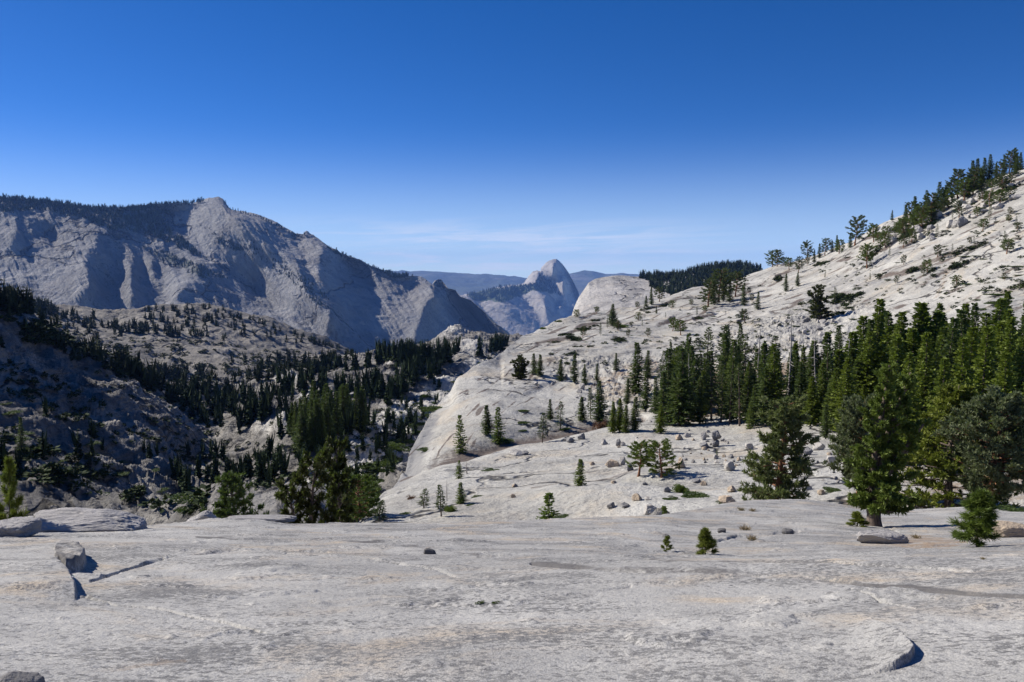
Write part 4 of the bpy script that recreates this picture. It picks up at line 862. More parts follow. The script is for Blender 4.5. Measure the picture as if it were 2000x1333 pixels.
tree('lodgepole_pine', 739, 1018, 978, 'stunted leaning pine at the lower left of the bench', sheets=[BENCH], sx=2.6, tilt=(0, 0.2), var=3)
tree('umbrella_pine', 699, 992, 934, 'small round-topped pine at the left rim of the bench', r=66, sheets=[BENCH], var=0)
tree('brown_bush', 804, 974, 955, 'grey dead root stump above the slab brink', sheets=[BENCH], sx=1.3)
tree('round_bush', 1119, 1009, 984, 'sparse grey-green bush behind the brink, left of its twin', r=46, sheets=[BENCH])
tree('round_bush', 1143, 1010, 977, 'sparse grey-green bush behind the brink, right twin', r=46, sheets=[BENCH])
tree('young_fir', 1297, 1008, 990, 'tiny conifer beside the white block at the slab crest', r=40, sheets=[BENCH], sx=1.4)
tree('dead_tree', 1823, 840, 694, 'bleached dead tree among the firs behind the multi-stemmed pine', sheets=[BENCH])
tree('dead_tree', 1540, 800, 608, 'tall dead brown snag sticking out of the dense stand', sheets=[BENCH], sx=.7)
tree('dead_tree', 1695, 760, 690, 'short grey snag between bright firs', sheets=[BENCH], sx=.8)
for x, b, t in ((1345, 815, 690), (1432, 812, 700), (1590, 815, 655), (1655, 820, 660), (1480, 800, 640), (1905, 800, 640), (1985, 820, 660)):
    tree('dead_tree', x, b, t, 'grey dead trunk standing inside the dense stand', 'dead trunks of the dense stand', sheets=[BENCH], sx=.75)
tree('young_fir', 1464, 838, 787, 'small fir on brown soil in front of the dense stand', sheets=[BENCH], var=1, sx=.8)
tree('fir_tree', 1612, 858, 790, 'fir at the stand edge left of the old grey-green pine', sheets=[BENCH], sx=1.3)
tree('young_fir', 1400, 893, 880, 'tiny conifer below the perched boulders', sheets=[BENCH], sx=1.0)
tree('pine_sapling', 22, 975, 900, 'yellow-green sapling with twisted stem behind the left boulders', r=17, sheets=[NEAR], var=2, sx=0.5)
tree('juniper_tree', 1594, 625, 560, 'dark juniper on broken ledges of the right slope', sheets=[BENCH], var=0, sx=1.3)
tree('lodgepole_pine', 1632, 590, 562, 'little pine right of the dark juniper on the right slope', sheets=[BENCH], sx=1.8)
for x, b, t, l in ((1013, 740, 695, 'left one of the dark pines on the dome rim'), (1022, 742, 700, 'second dark pine on the dome rim'), (1043, 732, 691, 'upright fir, third on the dome rim'), (1055, 735, 693, 'slim fir at the right end of the dome rim clump')):
    tree('juniper_tree' if t in (695, 700) else 'fir_tree', x, b, t, l, sheets=[BENCH], sx=1.15)
for x, b, t, l in ((1095, 745, 702, 'fir on the bench right of the rim clump'), (1122, 748, 692, 'tall thin fir behind a dark bush on the bench'), (1142, 752, 712, 'dark bushy fir on orange soil'), (1166, 745, 711, 'little fir on orange soil'), (1203, 725, 690, 'small fir above the orange soil'), (1243, 770, 670, 'tallest narrow fir left of the dense stand'),
                    (1265, 738, 685, 'fir above the tall narrow fir'), (1226, 790, 740, 'thin fir below the orange soil')):
    tree('fir_tree', x, b, t, l, sheets=[BENCH], sx=1.0)
for x, b, t, k, l in ((1197, 637, 594, 'fir_tree', 'dark fir on the dome crest'), (1214, 640, 618, 'round_bush', 'dark bush right of the crest fir'), (1282, 613, 598, 'fir_tree', 'small fir on the slope right of the crest fir'), (1245, 603, 590, 'jeffrey_pine', 'left pine of the crest row before the white slab'), (1262, 600, 578, 'fir_tree', 'second fir of the crest row before the white slab'),
                      (1272, 596, 562, 'fir_tree', 'third fir of the crest row before the white slab'), (1288, 590, 562, 'jeffrey_pine', 'fourth tree of the crest row before the white slab'), (1126, 620, 606, 'umbrella_pine', 'little wind-bent pine at the foot of the white slab'),
                      (1165, 613, 600, 'umbrella_pine', 'low pine clump on the crest below the white slab'), (1091, 629, 616, 'round_bush', 'dark bush on the crest, left of the white slab'), (1059, 643, 630, 'round_bush', 'dark bush low on the dome edge')):
    tree(k, x, b, t, l, sheets=[BENCH], sx=1.2)
for i, (x, b, t, k) in enumerate(((1385, 600, 548, 'jeffrey_pine'), (1394, 596, 538, 'fir_tree'), (1404, 590, 528, 'jeffrey_pine'), (1413, 588, 530, 'fir_tree'), (1425, 590, 545, 'fir_tree'), (1436, 580, 532, 'jeffrey_pine'), (1453, 598, 553, 'fir_tree'), (1480, 605, 570, 'fir_tree'), (1535, 570, 535, 'fir_tree'), (1558, 560, 532, 'fir_tree'))):
    tree(k, x, b, t, 'dark conifer in the grove on the slope left of the right skyline', 'conifers of the slope grove', sheets=[BENCH], sx=1.25)
sky_t = ((1508, 519, 492, 0), (1519, 518, 489, 1), (1530, 516, 503, 0), (1560, 530, 503, 1), (1576, 506, 473, 1), (1600, 502, 476, 2), (1612, 496, 467, 1), (1625, 490, 470, 2), (1634, 488, 460, 2), (1671, 476, 425, 1), (1699, 446, 420, 1), (1716, 434, 411, 1), (1742, 428, 411, 2), (1757, 448, 437, 1), (1762, 456, 428, 0), (1785, 440, 384, 2), (1792, 436, 400, 1),
         (1808, 425, 372, 2), (1818, 432, 380, 1), (1832, 414, 356, 2), (1846, 400, 362, 2), (1860, 392, 350, 1), (1872, 384, 332, 1), (1898, 372, 314, 2), (1908, 366, 310, 2), (1921, 356, 309, 2), (1932, 352, 302, 2), (1945, 346, 318, 2), (1960, 340, 305, 2), (1972, 336, 296, 1), (1981, 332, 289, 2), (1993, 330, 298, 2), (1695, 520, 480, 0), (1762, 460, 430, 0), (1780, 470, 448, 0), (1932, 400, 375, 0), (1955, 398, 372, 0), (1728, 480, 455, 0), (1540, 525, 505, 0), (1850, 405, 372, 0), (1880, 392, 352, 0), (1915, 372, 330, 2), (1800, 445, 405, 0), (1822, 430, 392, 2), (1838, 412, 366, 2), (1890, 384, 338, 2), (1952, 352, 318, 1), (1705, 470, 440, 0), (1660, 482, 455, 2), (1640, 492, 470, 0), (1590, 510, 488, 2), (1768, 432, 400, 2), (1776, 440, 396, 1), (1985, 342, 306, 2), (1900, 378, 330, 1))
for i, (x, b, t, k) in enumerate(sky_t):
    tree(['umbrella_pine', 'jeffrey_pine', 'fir_tree'][k], x, b + 3, t, 'conifer on the skyline of the right-hand granite slope', 'conifers along the right skyline', sheets=[BENCH], sx=[1.0, 1.1, 1.3][k])
for poly, cnt, hm in (([(1490, 530), (1700, 480), (2000, 400), (2000, 560), (1760, 560), (1600, 560)], 20, (2.0, 5.0)), ([(1700, 470), (2000, 340), (2000, 420), (1740, 490)], 26, (3.0, 7.0)), ([(1120, 660), (1330, 590), (1480, 570), (1480, 640), (1300, 660)], 26, (2.0, 5.0))):
    for i in range(cnt):
        for _ in range(40):
            x, y = random.uniform(1120, 2000), random.uniform(330, 670)
            if inpoly(np.array([x]), np.array([y]), poly)[0]: break
        h = hit(x, y, [NEAR, BENCH])
        if h and h[2] is BENCH: plant(random.choice(['jeffrey_pine', 'umbrella_pine', 'lodgepole_pine']), h[0] - Vector((0, 0, .1)), random.uniform(*hm), 'small pine rooted in a crack of the open granite slope', 'pines scattered on the granite slope', sx=random.uniform(1, 1.3))
# ---- dense stand at the foot of the slope
stand_x = [1275, 1285, 1300, 1330, 1380, 1450, 1500, 1560, 1620, 1670, 1700, 1750, 1830, 1880, 1930, 1960, 2000, 2060]
stand_t = [740, 700, 668, 655, 640, 630, 645, 668, 650, 618, 596, 582, 578, 602, 590, 575, 590, 590]
n = 0
for row, (b0, cnt, hf) in enumerate(((834, 30, .62), (826, 38, .84), (808, 40, .93), (788, 38, .98), (760, 34, 1.0), (735, 16, 1.0))):
    for i in range(cnt):
        x = 1278 + (2065 - 1278) * (i + random.uniform(0.1, 0.9)) / cnt
        if x > 1640: b = b0 + random.uniform(-5, 8) + (x - 1640) * 0.02
        else: b = b0 + random.uniform(-7, 7)
        if (x < 1330 and row == 0) or (row == 0 and random.random() < .35): continue
        env = float(np.interp(x, stand_x, stand_t)); t = b - (b - env) * hf * random.uniform(0.66, 1.06) * (0.72 if random.random() < 0.25 else 1)
        bright = x > 1660 or random.random() < 0.2
        lod = random.random() < 0.34
        lab = 'bright green fir packed in the right half of the dense stand' if x > 1660 else 'dark green fir packed in the left half of the dense stand'
        tree('bright_fir_tree' if bright and not lod else ('lodgepole_pine' if lod and x < 1660 else 'fir_tree'), x, b, t, lab, 'bright firs of the dense stand' if x > 1660 else 'dark firs of the dense stand', sheets=[BENCH], sx=random.uniform(0.95, 1.5), tilt=(random.gauss(0, .025), random.gauss(0, .025))); n += 1

for x, b, t in ((1768, 905, 690), (1800, 880, 650), (1835, 925, 700), (1872, 900, 660), (1915, 890, 640), (1952, 915, 690), (1985, 890, 660), (2010, 930, 700), (1745, 870, 660), (1960, 860, 620), (1890, 870, 640), (2040, 880, 640), (1650, 850, 700), (1630, 842, 720)):
    tree('bright_fir_tree', x, b, t, 'bright green fir packed in the right half of the dense stand', 'bright firs of the dense stand', sheets=[BENCH], sx=random.uniform(.95, 1.25))
# ---- valley and hill forests: the trees that show largest are things, the rest are one forest each
def scatter(poly, count, sheets, only=None, avoid=(), clump=0.0):
    xs = [p_[0] for p_ in poly]; ys = [p_[1] for p_ in poly]; out = []; tries = 0
    while len(out) < count and tries < count * 30:
        tries += 1; x, y = random.uniform(min(xs), max(xs)), random.uniform(min(ys), max(ys))
        if not inpoly(np.array([x]), np.array([y]), poly)[0]: continue
        if any(((x - a) / c) ** 2 + ((y - b) / d) ** 2 < 1 and random.random() < 0.85 for a, b, c, d in avoid): continue
        h = hit(x, y, sheets)
        if h and clump and perlin(np.array([[h[0].x / clump, h[0].y / clump, 3.3]]))[0] < random.uniform(-0.15, 0.25): continue
        if h and (only is None or h[2] in only): out.append((x, y, h[0], h[1]))
    return out
cand = []
for poly, cnt, hm in (([(560, 760), (640, 715), (770, 700), (860, 690), (870, 730), (800, 760), (760, 800), (700, 850), (590, 900), (560, 830)], 180, (8, 14)),
                      ([(730, 705), (800, 695), (1000, 672), (1000, 690), (940, 700), (800, 720)], 60, (11, 17)), ([(0, 640), (130, 660), (200, 700), (140, 720), (0, 690)], 10, (5, 8)),
                      ([(200, 720), (330, 760), (430, 760), (560, 740), (560, 860), (430, 860), (330, 810)], 120, (7, 13)), ([(360, 860), (430, 870), (520, 870), (560, 930), (500, 990), (380, 1000), (340, 940)], 42, (5, 9)),
                      ([(560, 900), (640, 870), (720, 850), (760, 900), (720, 960), (640, 960)], 18, (3.5, 7)), ([(700, 960), (752, 890), (800, 820), (850, 770), (872, 785), (822, 850), (780, 905), (722, 1000)], 18, (3, 6)), ([(700, 840), (780, 790), (860, 740), (930, 730), (860, 800), (800, 860), (750, 930)], 24, (4, 7)), ([(0, 760), (130, 790), (330, 900), (330, 980), (60, 960), (0, 920)], 12, (4, 7))):
    for x, y, L, d in scatter(poly, cnt, [NEAR, BENCH, VAL], [VAL], KNOLL, 38.0): cand.append((random.uniform(*hm) / d, x, y, L, random.uniform(*hm)))
cand = [(H / (L - ORIG).length, x, y, L, H) for _, x, y, L, H in cand]; cand.sort(key=lambda c: -c[0])
n_single = sum(1 for o in bpy.data.objects if o.type == 'EMPTY' and o.name.split('.')[0] == 'fir_tree')
keep = max(0, 296 - n_single)
for k, (q_, x, y, L, H) in enumerate(cand[:keep]):
    L = L.copy(); L.z -= 0.02 * H
    deep_ = x < 560
    plant('fir_tree', L, H, 'dark conifer standing in the shaded left valley' if deep_ else 'dark conifer in the valley forest left of the granite dome', 'conifers of the shaded valley' if deep_ else 'conifers of the valley forest', sx=random.uniform(0.85, 1.15))

def low_conifer(seed, lv, nb, R):
    rg = np.random.default_rng(seed); a = Acc()
    for i in range(lv):
        z = 0.08 + 0.9 * i / lv; L = R * (1 - z) ** .8 + 0.02; m = nb
        az = rg.uniform(0, 6.28, m); el = rg.uniform(-0.5, 0.1, m); d = np.stack([np.cos(az), np.sin(az), el], -1)
        a.add(*sprays(np.tile([[0, 0, z]], (m, 1)), d, L * rg.uniform(.7, 1.25, m), L * 0.42, rg))
    m = 5; d = rg.normal(size=(m, 3)) * .12; d[:, 2] = 1; a.add(*sprays(np.tile([[0, 0, 0.0]], (m, 1)), d, 1.0, 0.05, rg, 0))
    return a.get()
def forest(name, items, protos, mat, label=None, kind='stuff'):
    Vs, Fs, off = [], [], 0
    for k, (L, H, wx) in enumerate(items):
        V, F = protos[k % len(protos)]; a = random.uniform(0, 6.28); c, s_ = math.cos(a), math.sin(a)
        W = np.stack([(V[:, 0] * c - V[:, 1] * s_) * H * wx + L[0], (V[:, 0] * s_ + V[:, 1] * c) * H * wx + L[1], V[:, 2] * H + L[2] - 0.02 * H], -1)
        Vs.append(W); Fs.append(F + off); off += len(V)
    if not Vs: return
    o = add_mesh(name, np.concatenate(Vs), np.concatenate(Fs), mat, smooth=False); o['kind'] = kind
    if label: o['label'] = label
    return o
def stuff_foliage(name, a, b, sc):
    m, q = new_mat(name); pos = q.n('ShaderNodeTexCoord').outputs['Object']
    col = q.mix(q.ramp(q.noise(pos, sc, 3, 0.6), 0.35, 0.65), a, b); bs = q.n('ShaderNodeBsdfPrincipled', Base_Color=col, Roughness=0.8); bs.inputs['Specular IOR Level'].default_value = 0.1
    q.n('ShaderNodeOutputMaterial', Surface=bs.outputs[0]); return m
M_f1 = stuff_foliage('valley_forest_green', (0.040, 0.062, 0.026), (0.022, 0.038, 0.018), 0.15)
M_f2 = stuff_foliage('hill_forest_green', (0.045, 0.060, 0.028), (0.028, 0.040, 0.020), 0.02)
lowA = [low_conifer(500 + i, 16, 8, [.16, .2, .14][i]) for i in range(3)]; lowB = [low_conifer(510 + i, 7, 6, [.22, .28][i]) for i in range(2)]; lowC = [low_conifer(520 + i, 4, 4, [.25, .33][i]) for i in range(2)]
forest('valley_forest', [(L, H, random.uniform(.9, 1.4)) for q_, x, y, L, H in cand[keep:]], lowA, M_f1)
hill = []
for poly, cnt, hm in (([(0, 600), (240, 606), (420, 598), (530, 628), (690, 695), (600, 720), (300, 660), (0, 640)], 260, (7, 14)), ([(0, 610), (120, 620), (220, 690), (330, 740), (560, 750), (700, 710), (620, 690), (300, 640), (100, 610)], 330, (9, 17)),
                      ([(0, 598), (230, 606), (230, 612), (0, 612)], 70, (12, 22)), ([(230, 608), (420, 600), (420, 604), (230, 614)], 22, (8, 14)), ([(430, 603), (690, 692), (690, 698), (430, 610)], 70, (7, 13)), ([(150, 690), (330, 720), (420, 770), (300, 770)], 90, (12, 22))):
    hill += [(L, random.uniform(*hm) * (1.0 if d > 900 else 0.6), random.uniform(.9, 1.5)) for x, y, L, d in scatter(poly, int(cnt * 0.62), [NEAR, BENCH, VAL, HILL], [VAL, HILL], KNOLL, 110.0)]
forest('hill_forest', hill, lowB, M_f2)
wall = []
for poly, cnt, hm in ((vegp, 1150, (16, 30)), (zA([(780, 380), (960, 420), (1200, 520), (1280, 560), (1150, 560), (900, 470)]), 160, (12, 22)), (zA([(1230, 330), (1380, 390), (1330, 410), (1200, 360)]), 60, (12, 20)), (zA([(1100, 250), (1500, 370), (1900, 720), (1700, 600), (1300, 400)]), 150, (10, 18)),
                      (zB([(160, 195), (250, 240), (230, 260), (150, 215)]), 40, (16, 26)), (zB([(420, 312), (600, 345), (520, 352), (440, 335)]), 60, (18, 30)), (zA([(1550, 480), (1700, 560), (1850, 740), (1700, 660)]), 90, (10, 18))):
    wall += [(L, random.uniform(*hm), random.uniform(1.0, 1.5)) for x, y, L, d in scatter(poly, cnt, [WALL])]
for x in np.arange(0, 400, 1.6):                      # along the crest
    y = float(np.interp(x, [r_[0] for r_ in ridge], [r_[1] for r_ in ridge]))
    h = hit(x, y + random.uniform(1, 5), [WALL])
    if h: wall.append((h[0], random.uniform(18, 34), 1.2))
for x in list(np.arange(440, 600, 5)) + list(np.arange(640, 800, 2.2)):
    y = float(np.interp(x, [r_[0] for r_ in ridge], [r_[1] for r_ in ridge])); h = hit(x, y + random.uniform(1, 4), [WALL])
    if h: wall.append((h[0], random.uniform(14, 26), 1.2))
forest('mountain_forest', wall, lowC, M_f2)
hdt = [(L, random.uniform(28, 45), 1.3) for x, y, L, d in scatter(z5([(40, 480), (300, 430), (380, 400), (560, 400), (760, 370), (900, 480), (700, 440), (560, 500), (400, 560), (300, 520), (120, 540)]), 420, [HD])]
hdt += [(L, random.uniform(28, 42), 1.3) for x, y, L, d in scatter(z5([(780, 280), (890, 360), (980, 500), (860, 450), (720, 380)]), 160, [HD])]
forest('shoulder_forest', hdt, lowC, M_f2)
rt = [(L, random.uniform(11, 20), 1.2) for x, y, L, d in scatter([(1262, 543), (1330, 540), (1380, 526), (1420, 520), (1470, 524), (1490, 545), (1400, 560), (1310, 580), (1270, 560)], 420, [SLAB])]
for x in np.arange(1250, 1490, 2.0):
    y = float(np.interp(x, [1250, 1290, 1330, 1380, 1420, 1460, 1500], [541, 542, 537, 525, 520, 523, 530])); h = hit(x, y + random.uniform(1, 5), [SLAB])
    if h: rt.append((h[0], random.uniform(10, 20), 1.2))
forest('ridge_forest', rt, lowB, M_f2)

# ---- brush and trees of the gully that runs under the dome's left edge
for k in range(84):
    e = random.uniform(0, 1); x0 = float(np.interp(e, [0, .35, .6, 1], [700, 790, 860, 1000])); y0 = float(np.interp(e, [0, .35, .6, 1], [1005, 885, 785, 690]))
    h = hit(x0 - random.uniform(3, 36), y0 - random.uniform(-6, 16), SHEETS)
    if h and h[2] is VAL: H = random.uniform(1.6, 4.6) * (1 if e < .6 else .6); plant('low_shrub', h[0] - Vector((0, 0, .1)), H, 'dark shrub crowded against the left edge of the granite dome', 'shrubs along the dome edge', sx=random.uniform(1.4, 2.6), sz=random.uniform(1, 2))
# ---- shrubs
for x, b, t, sx, l in ((1352, 972, 948, 2.6, 'large green shrub mat on the bench right of the dark upright bush'), (1310, 976, 962, 2.2, 'left lobe of the green shrub mat below the dark upright bush'), (1415, 982, 968, 2.0, 'shrub mat around the pale rock at the slab crest'), (930, 971, 965, 4.0, 'flat green shrub mat right of the dark young fir'), (918, 987, 982, 4.2, 'lower flat green shrub mat under the dark young fir'),
                       (955, 919, 914, 6.0, 'thin green shrub strip right of the leaning stump'), (795, 1004, 998, 4.0, 'green mat left of the little pine by the brink'), (720, 992, 984, 3.4, 'green mat at the left rim of the bench'), (1020, 842, 835, 2.6, 'dark cushion shrub on the dome'), (1021, 826, 815, 1.9, 'round dark shrub on the pale dome'), (1018, 803, 793, 2.2, 'spreading shrub high on the pale dome'),
                       (832, 880, 868, 3.0, 'green shrub on the steep left face of the dome'), (836, 818, 792, 1.9, 'bright green shrub patch behind the dome edge, lower lobe'), (852, 800, 778, 2.2, 'bright green shrub patch behind the dome edge, upper lobe'), (1672, 1028, 1000, 2.2, 'needle skirt of low branches left of the multi-stemmed pine trunk'), (1990, 1000, 985, 4.0, 'dark green shrub at the right edge by the tan boulder'), (1630, 960, 949, 3.6, 'green shrub behind the slab crest, right of the tiered pine'),
                       (940, 1178, 1166, 1.8, 'small grey-green herb in the slab crack, left one'), (965, 1179, 1167, 1.7, 'small grey-green herb in the slab crack, right one'), (1100, 1011, 1001, 3.2, 'dark low shrub between the young fir and grey bushes')):
    tree('herb_tuft' if b > 1150 else ('pine_sapling' if x == 1672 else 'low_shrub'), x, b, t, l, sx=sx * (1.3 if b < 1150 and x != 1672 else 1), sz=1.7 if b < 1150 and x != 1672 else 1)
for poly, cnt, hm, gl, gg in (([(1480, 600), (1650, 560), (1700, 640), (1560, 640)], 22, (1.0, 2.2), 'green shrub among broken ledges low on the right slope', 'shrubs of the broken ledges'), ([(1870, 480), (2000, 520), (2000, 690), (1920, 640)], 30, (1.4, 2.8), 'dark green shrub in the thicket on the far right slope', 'shrubs of the right thicket'),
                              ([(1650, 470), (1990, 380), (2000, 470), (1750, 520), (1600, 540)], 34, (.8, 1.6), 'green shrub on a ledge of the upper right slope', 'shrubs of the upper right slope'), ([(1120, 640), (1480, 560), (1480, 620), (1200, 680), (1050, 670)], 42, (.6, 1.4), 'small shrub on the slope ribs above the bench', 'shrubs of the slope ribs'), ([(1560, 540), (1700, 500), (1760, 560), (1640, 580)], 14, (.8, 1.4), 'green shrub on the mid right slope', 'shrubs of the mid right slope'),
                              ([(620, 850), (760, 790), (860, 790), (760, 930), (640, 950)], 40, (.8, 1.6), 'dark shrub on the slabs left of the dome', 'shrubs left of the dome'), ([(0, 780), (300, 900), (480, 990), (300, 1000), (0, 930)], 24, (1.2, 2.6), 'dark shrub on the shaded left slope', 'shrubs of the shaded slope')):
    for x, y, L, d in scatter(poly, cnt, [NEAR, BENCH, VAL]):
        H = random.uniform(*hm); L = L.copy(); L.z -= 0.1 * H; plant('low_shrub', L, H, gl, gg, sx=random.uniform(2.0, 3.6))
for x, b, t, l in ((1456, 1036, 1024, 'dry tan grass tuft on the slab, upper one'), (1468, 1056, 1044, 'wide dry grass tuft on the slab below the upper tuft'), (1790, 1052, 1042, 'dry grass tuft right of the rock under the multi-stemmed pine'), (1448, 998, 989, 'grey-green tuft on the slab crest'), (1470, 999, 991, 'second grey-green tuft on the slab crest'), (1920, 1093, 1087, 'dry grass streak near the right edge')):
    tree('grass_tuft', x, b, t, l, sheets=[NEAR], sx=1.6)
rest_shrubs = []
for k in np.random.default_rng(5).permutation(len(LEDGE[0])):
    if len(rest_shrubs) > 1500: break
    x, y = float(LEDGE[0][k]), float(LEDGE[1][k])
    if not (980 < x < 2040): continue
    h = hit(x, y, [NEAR, BENCH])
    if h is None or h[2] is not BENCH: continue
    L = h[0]; dn = perlin(np.array([[L.x / 26, L.y / 26, L.z / 26]]))[0] + 1.1 * perlin(np.array([[L.x / 5, L.y / 5, L.z / 5]]))[0] + (0.10 if x > 1480 else 0.0)
    if dn > random.uniform(0.12, 0.5): rest_shrubs.append((L + Vector((random.gauss(0, .8), random.gauss(0, .8), -.05)), random.uniform(.25, 0.95) * (1.3 if x > 1480 else 1), random.uniform(1.3, 2.4)))
for poly, cnt, hm in (([(0, 620), (690, 700), (500, 740), (0, 660)], 500, (1.5, 3.5)), ([(1000, 700), (1480, 560), (2000, 380), (2000, 640), (1500, 660), (1100, 740)], 300, (.35, 1.1)), ([(0, 700), (560, 760), (880, 690), (860, 780), (700, 980), (360, 1000), (0, 930)], 520, (.8, 1.8))):
    rest_shrubs += [(L, random.uniform(*hm), random.uniform(1.2, 2.2)) for x, y, L, d in scatter(poly, cnt, [BENCH, VAL, HILL], clump=24.0)]
def low_bush(seed, n=40):
    rg = np.random.default_rng(seed); d = unit(rg.normal(size=(n, 3))); d[:, 2] = np.abs(d[:, 2]); a = Acc(); a.add(*sprays(d * [.45, .45, .6] * rg.uniform(.3, 1, (n, 1)), d + rg.normal(size=(n, 3)) * .4, .38, .13, rg)); return a.get()
forest('undergrowth', rest_shrubs, [low_bush(540), low_bush(541), low_bush(542)], stuff_foliage('undergrowth_green', (0.055, 0.075, 0.026), (0.032, 0.046, 0.018), 0.3))

# ------------------------------------------------------------------ boulders
base = rock('dark', 1400, 873, 16, 17, 'dark boulder carrying the perched round boulder', sheets=[BENCH], var=0)
top = rock('dark', 1403, 858, 20, 13, 'round boulder perched on top of a darker boulder', loc=base.location.copy(), var=1, sink=0)
top.location.z = base.location.z + base.scale.z * 0.70; top.location.y = base.location.y
for x, b, w, h, k, l in ((1378, 875, 19, 10, 'dark', 'dark flat-lying boulder left of the perched pair'), (1377, 879, 11, 6, 'tan', 'small pale stone in front of the dark flat boulder'), (1374, 860, 14, 14, 'pale', 'upright grey boulder above the dark flat boulder'), (1343, 855, 13, 9, 'pale', 'grey boulder left of the upright grey boulder'), (1327, 860, 16, 9, 'tan', 'low tan boulder left of the grey boulder'), (1465, 879, 16, 11, 'pale', 'grey boulder right of the perched pair, by the tiered pine'),
                         (1180, 869, 11, 12, 'pale', 'left upright boulder of the bench row'), (1209, 872, 10, 15, 'dark', 'tall narrow dark boulder of the bench row'), (1217, 872, 14, 8, 'pale', 'low boulder right of the tall narrow one'), (1197, 913, 27, 12, 'tan', 'long tan boulder left of the pointed grey boulder'), (1215, 909, 14, 16, 'pale', 'pointed grey boulder beside the long tan boulder'), (1231, 920, 15, 13, 'dark', 'grey boulder left of the red-trunked pine'),
                         (1157, 909, 10, 7, 'tan', 'small tan boulder near the lone small pine'), (1133, 911, 15, 10, 'pale', 'grey boulder behind the lone small pine'), (1332, 915, 19, 13, 'tan', 'reddish boulder under a second stone, right of the round pine'), (1427, 920, 22, 16, 'pale', 'angular boulder in the hollow left of the tiered pine'), (1244, 979, 19, 12, 'tan', 'tan boulder on the bench above the slab crest'), (1266, 977, 11, 6, 'pale', 'white stone right of the tan boulder'),
                         (1196, 993, 17, 11, 'dark', 'dark cleft boulder near the slab crest'), (1223, 992, 18, 9, 'dark', 'flat dark boulder right of the cleft boulder'), (1303, 962, 17, 10, 'dark', 'dark boulder left of the upright bush'), (1274, 1006, 40, 16, 'pale', 'large half-buried pale boulder at the slab crest'), (1422, 983, 30, 13, 'tan', 'pale boulder set in a shrub at the slab crest'), (1431, 962, 20, 10, 'tan', 'slanting tan boulder above the crest shrub'),
                         (1363, 943, 20, 7, 'dark', 'dark slab stone above the large shrub mat'), (1375, 949, 13, 8, 'tan', 'yellowish stone above the large shrub mat'), (1580, 889, 28, 13, 'dark', 'dark boulder behind the tiered pine, right side'), (1600, 880, 24, 12, 'pale', 'white boulder right of the dark boulder behind the tiered pine'), (1577, 958, 18, 10, 'pale', 'pale stone at the right foot of the tiered pine'), (1630, 908, 22, 14, 'pale', 'grey boulder left of the old grey-green pine'),
                         (1606, 967, 14, 10, 'tan', 'reddish boulder between tiered pine and old pine'), (1113, 865, 18, 9, 'dark', 'long grey boulder on the bench near the seam'), (1138, 859, 16, 12, 'dark', 'dark two-lobed boulder right of the long grey boulder'), (1010, 890, 28, 10, 'pale', 'bleached rock heap on the open bench'), (1028, 889, 14, 8, 'dark', 'dark stone at the right of the bleached rock heap'), (1005, 952, 13, 5, 'tan', 'flat tan stone on the open bench'),
                         (1002, 973, 10, 7, 'tan', 'small brown stone on the crack in the bench'), (1199, 945, 11, 6, 'tan', 'tan stone below the bench row'), (1260, 948, 14, 5, 'dark', 'flat dark stone under the red-trunked pine')):
    rock(k, x, b, w, h, l, sheets=[BENCH])
rr_ = rock('tan', 1331, 904, 14, 9, 'reddish stone lying on another boulder, right of the round pine', sheets=[BENCH])
for x, y, L, d in scatter([(1160, 850), (1300, 838), (1420, 845), (1450, 900), (1340, 905), (1180, 872)], 28, [BENCH]) + scatter([(1330, 890), (1420, 885), (1480, 900), (1440, 918), (1340, 906)], 20, [BENCH]) + scatter([(1560, 870), (1660, 900), (1650, 960), (1560, 930)], 16, [BENCH]):
    w = random.uniform(4, 10); rock(random.choice(['pale', 'pale', 'tan', 'dark']), x, y, w, w * random.uniform(.5, .8), 'small loose stone scattered over the granite bench', 'loose stones of the bench', sheets=[BENCH], cat='stone', name='stone')
for x, y, L, d in scatter([(1060, 745), (1290, 760), (1300, 830), (1180, 825)], 40, [BENCH]) + scatter([(1480, 640), (1600, 600), (1660, 640), (1620, 680), (1500, 670)], 34, [BENCH]) + scatter([(990, 740), (1060, 720), (1160, 740), (1060, 760)], 14, [BENCH]) + scatter([(1690, 470), (1800, 420), (1995, 335), (1995, 400), (1800, 480)], 40, [BENCH]):
    w = random.uniform(5, 14) * (1.5 if y < 480 else 1); rock(random.choice(['pale', 'pale', 'dark']), x, y, w, w * random.uniform(.4, .8), 'angular block of the crags just below the right skyline' if y < 480 else 'angular block in the rubble at the foot of the right slope', 'blocks below the skyline' if y < 480 else 'blocks of the slope rubble', sheets=[BENCH], cat='block', name='rock_block')
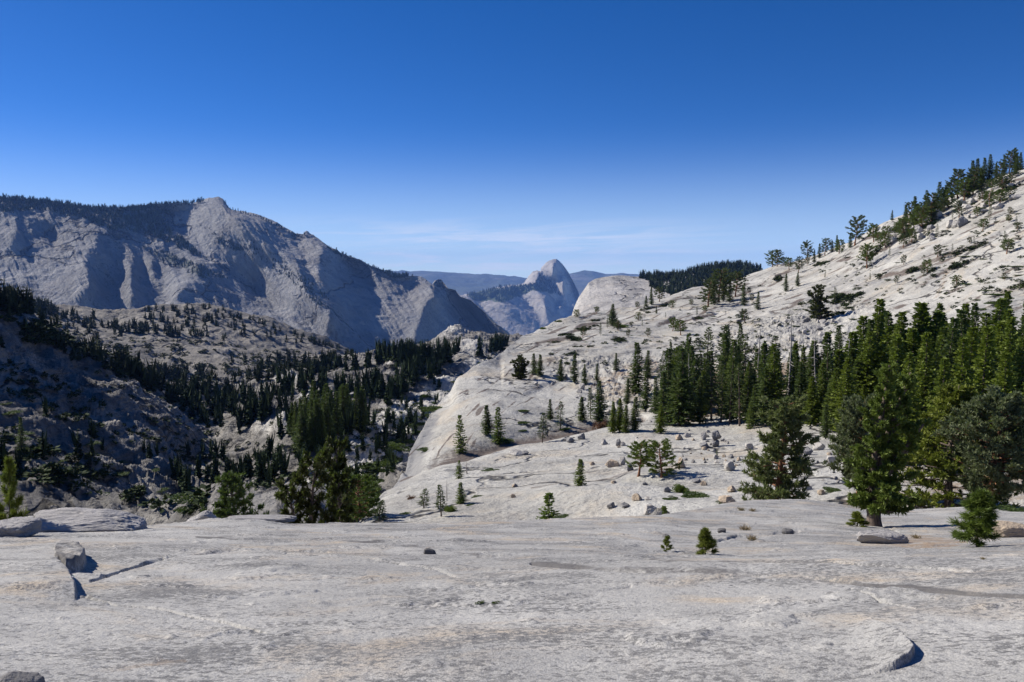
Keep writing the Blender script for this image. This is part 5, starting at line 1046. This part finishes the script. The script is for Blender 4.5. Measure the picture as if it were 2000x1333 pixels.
# slabs and stones on the foreground
def big_rock(seed, mat, cx, by, w, h, r, deep, label, p=5.0, rot=0.0, tilt=(0, 0), dz=0.0):
    me = rock_mesh(seed, mat, p, 0.10, 3, True, 'boulder'); o = bpy.data.objects.new('boulder', me); COL.objects.link(o)
    w_ = P(cx, by, r); z = ground(w_[0], w_[1], [NEAR]); sc = r / FPX
    base_z = float(w_[2]) if z is None else min(z, float(w_[2]) + 0.05)
    o.location = (w_[0], w_[1] + deep * 0.4, base_z - 0.22 * h * sc + dz); o.scale = (w * sc * 1.08, deep, h * sc * 1.45); o.rotation_euler = (tilt[0], tilt[1], rot)
    o['label'] = label; o['category'] = 'boulder'; return o
big_rock(601, M_slabrock, 150, 1034, 175, 30, 16.0, 0.75, 'flat-topped slab boulder at the left slab edge with shaded front', p=6, rot=0.06, tilt=(0, 0.03))
big_rock(602, M_slabrock, 85, 990, 165, 36, 18.5, 0.9, 'dark long boulder behind the flat-topped slab boulder', p=3.4, rot=0.05)
big_rock(603, M_slabrock, 8, 1036, 66, 22, 14.5, 0.6, 'shaded slab stone at the left edge, lower of two layers', p=5)
big_rock(604, M_slabrock, 5, 1012, 70, 16, 16.5, 0.6, 'thin slab stone at the left edge, upper of two layers', p=5)
big_rock(605, M_slabrock, 300, 1024, 62, 30, 22.0, 0.7, 'knobbly boulder right of the flat-topped slab boulder', p=3)
big_rock(606, M_slabrock, 390, 1018, 52, 30, 20.0, 0.6, 'leaning pale flake standing at the slab brink', p=4, tilt=(0, -0.5))
big_rock(607, M_slabrock, 505, 1024, 120, 9, 18.2, 0.35, 'low grey rock ledge along the slab brink', p=4)
big_rock(608, M_darkrock, 838, 1083, 22, 10, 9.9, 0.09, 'small dark stone lying on the slab, casting a short shadow', p=3, tilt=(0, 0.3))
big_rock(609, M_slabrock, 12, 1345, 78, 44, 2.95, 0.14, 'dark stone cut off at the lower left corner', p=3.4)
big_rock(610, M_slabrock, 1735, 1056, 86, 20, 14.8, 0.4, 'rounded grey rock at the foot of the multi-stemmed pine', p=3)
big_rock(611, M_tanrock, 1992, 1043, 70, 22, 17.0, 0.5, 'tan-faced boulder at the right edge', p=4)
big_rock(612, M_darkrock, 1303, 1038, 14, 9, 15.0, 0.12, 'small dark stone on the slab left of the seedlings', p=3)
big_rock(613, M_darkrock, 1412, 1036, 16, 7, 17.0, 0.15, 'small dark wedge stone above the larger seedling', p=3)
big_rock(614, M_darkrock, 1541, 1038, 20, 9, 17.0, 0.2, 'dark stone at the end of the slab ledge', p=3)
big_rock(615, M_rock, 1287, 1010, 11, 8, 23.0, 0.14, 'small white block on the slab crest', p=6)
